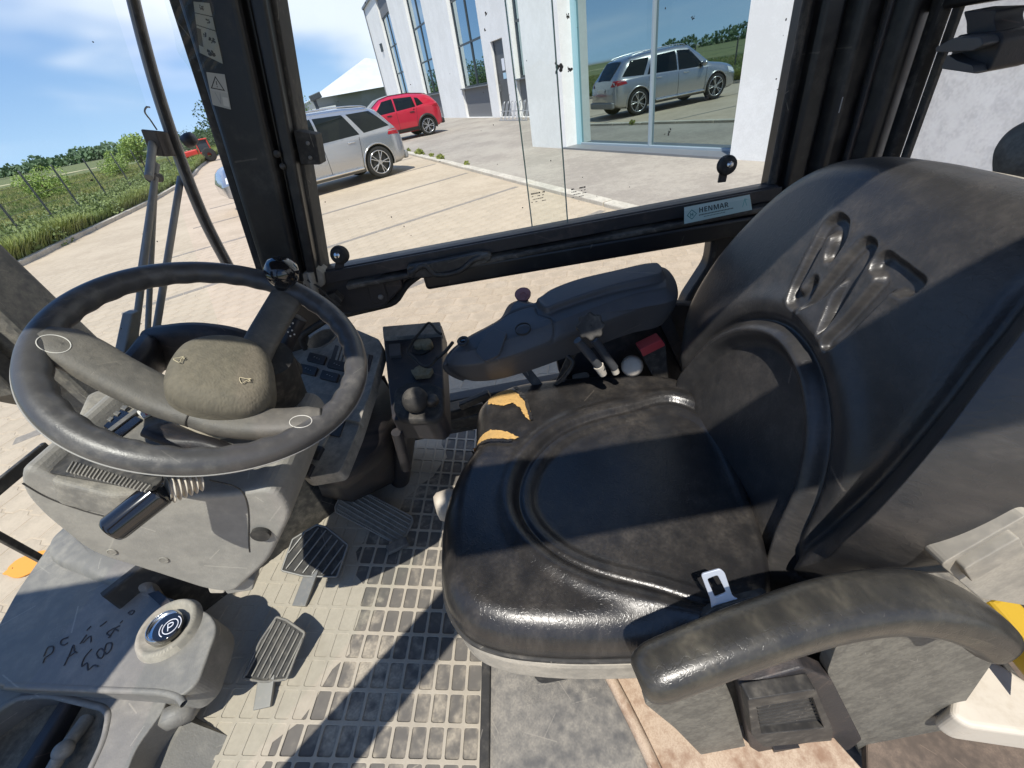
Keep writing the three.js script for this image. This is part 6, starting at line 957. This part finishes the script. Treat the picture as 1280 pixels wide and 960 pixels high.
// ================= RIGHT ARMREST CONTROL POD
{
  const t = thing('armrest_pod', 'long black angular armrest pod with round knob on the far side of the seat', 'control armrest'), f = new Fr(V(0.15, 0.975, -0.80), V(1, 0.10, 0.0), V(0.0, 0.30, -1));
  const out = pxs(f, [[549, 452], [556, 436], [580, 416], [606, 402], [622, 392], [634, 374], [650, 368], [668, 372], [684, 362], [720, 348], [770, 336], [812, 327], [832, 327], [845, 340], [848, 364], [840, 370], [800, 380], [750, 398], [700, 417], [650, 435], [600, 449], [566, 452], [552, 450]]);
  const pad = smoothPts(pxs(f, [[672, 378], [700, 360], [760, 344], [818, 332], [830, 342], [828, 350], [760, 370], [700, 390], [684, 396], [674, 388]]), 90), face = smoothPts(pxs(f, [[556, 446], [600, 412], [640, 392], [668, 386], [674, 396], [690, 402], [690, 420], [600, 452], [566, 460]]), 90);
  const oP = smoothPts(out, 200), h = (x, y) => { const s = sdist(x, y, pad), q = sdist(x, y, face), e = segDist(x, y, oP, true); return -0.016 * Math.max(0, 1 - e / 0.026) + 0.014 * ss(0.006, -0.006, s) - 0.004 * Math.exp(-((s / 0.003) ** 2)) - 0.0035 * Math.exp(-((q / 0.0022) ** 2)); };
  mesh('body', pillow(f, out, { crown: 0.010, edge: 0.007, thick: 0.085, inset: 0.10, h, n: 300, rings: 90, c: f.uv(700, 404) }), M.pod, t, true);
  const g = f.up(0.012), ring = (x, y, r, w, m, n2) => mesh(n2, [knobAt(g.w(x, y), f.n, [[r - w, 0.0], [r - w, 0.004], [r, 0.004], [r, 0.0]])], m, t);
  ring(579, 427, 0.013, 0.006, M.frameDusty, 'button_ring'); mesh('button', [knobAt(g.w(579, 427), f.n, [[0, 0], [0.007, 0], [0.007, 0.003], [0, 0.003]])], M.gloss, t);
  ring(654, 412, 0.017, 0.0012, M.rubber, 'plug_ring'); mesh('thumb_panel', [prism(g.up(0.001), roundPoly(pxs(g, [[602, 424], [616, 410], [634, 416], [624, 444], [606, 452], [594, 440]]), 0.006), 0.006, 0.002)], M.pod, t);
  mesh('stop_button', [knobAt(f.up(-0.008).w(654, 370), f.n.clone().add(V(0, 0.1, 0.25)), [[0, -0.02], [0.010, -0.02], [0.010, 0], [0.018, 0.002], [0.019, 0.008], [0.015, 0.011], [0, 0.011]]), new THREE.TorusGeometry(0.008, 0.0012, 6, 24).applyMatrix4(M4().compose(f.up(0.004).w(654, 368), new THREE.Quaternion().setFromUnitVectors(V(0, 0, 1), f.n), V(1, 1, 1)))], plain([0.28, 0.13, 0.13], 0.6), t);
  // clamp knob facing the driver, with its two struts
  const kc = PZ(738, 408, -0.69), axis = EYE.clone().sub(kc).normalize().add(V(0, 0.25, 0.1)).normalize(), prof = []; for (let i = 0; i < 72; i++) { const a = i / 72 * 6.283, r = 0.0255 + 0.0022 * Math.cos(a * 8); prof.push(new THREE.Vector2(r * Math.cos(a), r * Math.sin(a))); }
  const kf = new Fr(kc, new THREE.Vector3().crossVectors(V(0, 1, 0), axis), new THREE.Vector3().crossVectors(axis, new THREE.Vector3().crossVectors(V(0, 1, 0), axis)));
  mesh('clamp_knob', [prism(kf.up(0.008), prof, 0.022, 0.004, [], 3), put(new THREE.SphereGeometry(0.002, 8, 6), kf.at(0, 0, 0.009))], M.rubber, t);
  mesh('strut', [rod(PZ(722, 425, -0.72), PZ(752, 462, -0.72), 0.009), rod(PZ(742, 424, -0.74), PZ(768, 460, -0.74), 0.009)], M.pod, t); mesh('strut_end', [rod(PZ(748, 457, -0.72), PZ(754, 468, -0.72), 0.011, 0.008), rod(PZ(766, 457, -0.74), PZ(770, 466, -0.74), 0.008)], M.cream, t);
  mesh('support', [prism(FZ(-0.90), roundPoly(pxs(FZ(-0.90), [[690, 420], [830, 378], [905, 385], [900, 480], [850, 505], [740, 480], [700, 470]]), 0.01), 0.03, 0.006), prism(FZ(-0.86), roundPoly(pxs(FZ(-0.86), [[820, 395], [836, 388], [870, 470], [858, 476]]), 0.004), 0.02, 0.004)], M.black, t);
  const s1 = thing('belt_strap', 'grey woven belt straps hanging under the black armrest pod', 'strap'); mesh('strap', [bar(PZ(651, 455, -0.82), PZ(676, 486, -0.80), 0.022, 0.003, V(1, 0, 0), 0.001), bar(PZ(716, 440, -0.80), PZ(698, 482, -0.80), 0.02, 0.003, V(1, 0, 0), 0.001), tube([PZ(700, 440, -0.8), PZ(716, 452, -0.78), PZ(706, 470, -0.78), PZ(690, 484, -0.8)], 0.005, 30, 8)], M.frameDusty, s1);
  const gb = thing('seat_side_box', 'grey plastic box with a round cap between the seat and the far sill', 'box'); mesh('box', [prism(FY(0.74), roundPoly(pxs(FY(0.74), [[676, 478], [700, 468], [770, 452], [800, 470], [790, 490], [690, 496]]), 0.008), 0.08, 0.006)], M.frameDusty, gb); mesh('cap', [knobAt(PY(726, 472, 0.742), V(0, 1, 0), [[0, 0], [0.022, 0], [0.022, 0.006], [0.016, 0.008], [0, 0.008]])], M.beige, gb);
}
// ================= PARKING BRAKE CONSOLE, FRONT LEFT
{
  const t = thing('brake_console', 'grey plastic parking brake console with marker writing and an open tray', 'console'), f = new Fr(V(-0.72, 0.62, -0.46), V(1, -0.04, 0), V(0, 0.06, -1)), K = 1.48;
  const topP = pxs(f, [[70, 668], [82, 655], [118, 690], [186, 712], [192, 740], [262, 766], [272, 784], [248, 852], [226, 872], [150, 866], [60, 860], [10, 858], [-40, 850], [20, 740]]);
  mesh('upper_shell', [prism(f, roundPoly(topP, 0.026, 6), 0.075, 0.018, [], 5)], M.console, t);
  mesh('front_hump', pillow(f.up(0.012), pxs(f.up(-0.01), [[66, 700], [70, 676], [84, 664], [110, 676], [190, 706], [197, 722], [190, 742], [150, 738], [100, 722]]), { crown: 0.012, edge: 0.03, thick: 0.07, n: 140, rings: 40 }), M.console, t, true);
  mesh('step_edge', [tube([[10, 857], [80, 860], [150, 863], [205, 866], [224, 872], [230, 880]].map(q => f.up(-0.004).w(...q)), 0.006, 60, 10)], M.console, t);
  // lower deck with the open tray
  const g = f.up(-0.05), tray = roundPoly(pxs(g, [[-60, 930], [20, 872], [60, 868], [128, 884], [136, 892], [130, 925], [80, 1030], [-80, 1030]]), 0.02, 6);
  const deck = pxs(g, [[-90, 852], [0, 856], [120, 858], [210, 864], [206, 885], [170, 935], [130, 1040], [-110, 1040]]);
  mesh('lower_deck', [prism(g, roundPoly(deck, 0.016), 0.20, 0.012, [tray.slice().reverse()], 4)], M.console, t);
  mesh('tray_floor', [prism(g.up(-0.06), roundPoly(pxs(g.up(-0.06), [[-90, 850], [180, 850], [160, 1040], [-110, 1040]]), 0.01), 0.01, 0.002)], dusty({ base: [0.08, 0.075, 0.065], dust: [0.34, 0.29, 0.21], cover: 0.55, film: 0.2, rough: 0.95, tile: 0.25, seed: 57 }), t);
  mesh('tray_lip', [tube(tray.map(p => g.at(p.x, p.y, -0.002)), 0.006, 160, 10, true)], M.console, t);
  mesh('tray_lever', [rod(g.up(-0.055).w(108, 900), g.up(-0.03).w(79, 938), 0.013, 0.011), put(new THREE.SphereGeometry(0.016, 20, 14), g.up(-0.03).w(79, 938)), rod(g.up(-0.032).w(79, 938), g.up(-0.04).w(52, 985), 0.011)], M.beige, t);
  // side face and the skirt running down to the mat
  mesh('side_skirt', loft([[[150, 930], [205, 868], [226, 874], [232, 900], [190, 980]].map(q => FY(0.50).w(...q)), [[180, 960], [240, 880], [268, 874], [368, 952], [340, 1020]].map(q => FY(0.385).w(...q))], false), M.console, t);
  mesh('skirt_edge', [tube([[256, 862], [300, 900], [350, 935], [368, 952], [366, 985]].map(q => PY(q[0], q[1], 0.40)), 0.007, 40, 8)], M.rubber, t);
  mesh('drain_boss', [knobAt(PY(224, 880, 0.54), V(0.3, -0.5, 1), [[0, 0], [0.03, 0], [0.033, 0.02], [0.02, 0.035], [0, 0.036]])], M.console, t);
  // button: dished ring, chrome collar, black cap with the parking brake sign
  const bc = f.w(213, 787); 
  mesh('button_dish', [knobAt(bc, f.n, [[0.0, 0.003], [0.022, 0.003], [0.030, 0.010], [0.034, 0.012], [0.037, 0.008], [0.040, 0.0]].map(q => [q[0] * K, q[1] * K]), 56)], M.beige, t);
  mesh('button_collar', [knobAt(f.up(0.002).w(212, 788), f.n, [[0.0, 0], [0.0215, 0], [0.0215, 0.013], [0.019, 0.017], [0.0175, 0.017], [0.0175, 0.012], [0, 0.012]].map(q => [q[0] * K, q[1] * K]), 48)], M.chrome, t);
  const cap = mesh('button_cap', [knobAt(f.up(0.013 * K).w(213, 786), f.n, [[0, 0], [0.0178, 0], [0.0178, 0.006], [0.0165, 0.0078], [0, 0.0080]].map(q => [q[0] * K, q[1] * K]), 48)], M.gloss, t);
  const fp = f.up(0.0213 * K), o = fp.uv(213, 783), th = fp.uv(226, 776).sub(o); const r0 = Math.atan2(th.y, th.x);
  const P = (a, b) => fp.at(o.x + K * (a * Math.cos(r0) - b * Math.sin(r0)), o.y + K * (a * Math.sin(r0) + b * Math.cos(r0)), 0), arc = (r, a0, a1) => tube(Array.from({ length: 16 }, (_, i) => { const w = mix(a0, a1, i / 15); return P(r * Math.cos(w), r * Math.sin(w)); }), 0.0009, 40, 5);
  mesh('brake_sign', [tube(Array.from({ length: 28 }, (_, i) => P(0.0092 * Math.cos(i / 28 * 6.283), 0.0092 * Math.sin(i / 28 * 6.283))), 0.0009, 60, 5, true), arc(0.0128, -0.75, 0.75), arc(0.0128, Math.PI - 0.75, Math.PI + 0.75), tube([P(-0.0028, -0.0052), P(-0.0028, 0), P(-0.0028, 0.005)], 0.0010, 12, 5), tube([P(-0.0028, 0.005), P(0.001, 0.005), P(0.0032, 0.0035), P(0.0032, 0.001), P(0.001, -0.0005), P(-0.0028, -0.0005)], 0.0010, 30, 5)], plain([0.75, 0.74, 0.80], 0.6), cap);
  // marker pen writing
  const wr = (l) => tube(l.map(q => f.up(0.0008).w(q[0], q[1])), 0.0013, l.length * 8, 5);
  const X = (x, y) => [x / 4.8, 760 + y / 4.8];                      // strokes read off an enlarged view
  const ink = [[[262, 290], [290, 235], [318, 232], [312, 268], [270, 300], [258, 330]], [[410, 175], [372, 190], [362, 212], [385, 222], [408, 208]], [[385, 345], [420, 270], [440, 222], [448, 262], [462, 268]], [[402, 300], [450, 266]], [[480, 215], [520, 160]], [[495, 210], [540, 170], [545, 205]], [[550, 245], [505, 300], [492, 350], [520, 330], [530, 372], [560, 345], [590, 350]], [[590, 300], [580, 270], [600, 245], [625, 262], [610, 300], [590, 300]], [[625, 262], [640, 215], [668, 210], [664, 250], [640, 275], [625, 262]], [[650, 180], [690, 120], [640, 150], [665, 170]], [[720, 105], [690, 122], [712, 138]], [[735, 75], [720, 92]], [[790, 15], [770, 28], [790, 38], [805, 20], [790, 15]], [[520, 135], [545, 108]], [[600, 110], [640, 80]]].map(l => wr(l.map(q => X(...q))));
  mesh('marker_writing', ink, plain([0.05, 0.05, 0.056], 0.7), t);
  mesh('switch_cap', [prism(f.up(0.006), roundPoly(pxs(f.up(0.006), [[184, 742], [198, 738], [214, 752], [206, 762]]), 0.003), 0.03, 0.004)], M.black, t);
}
renderer.render(scene, camera);
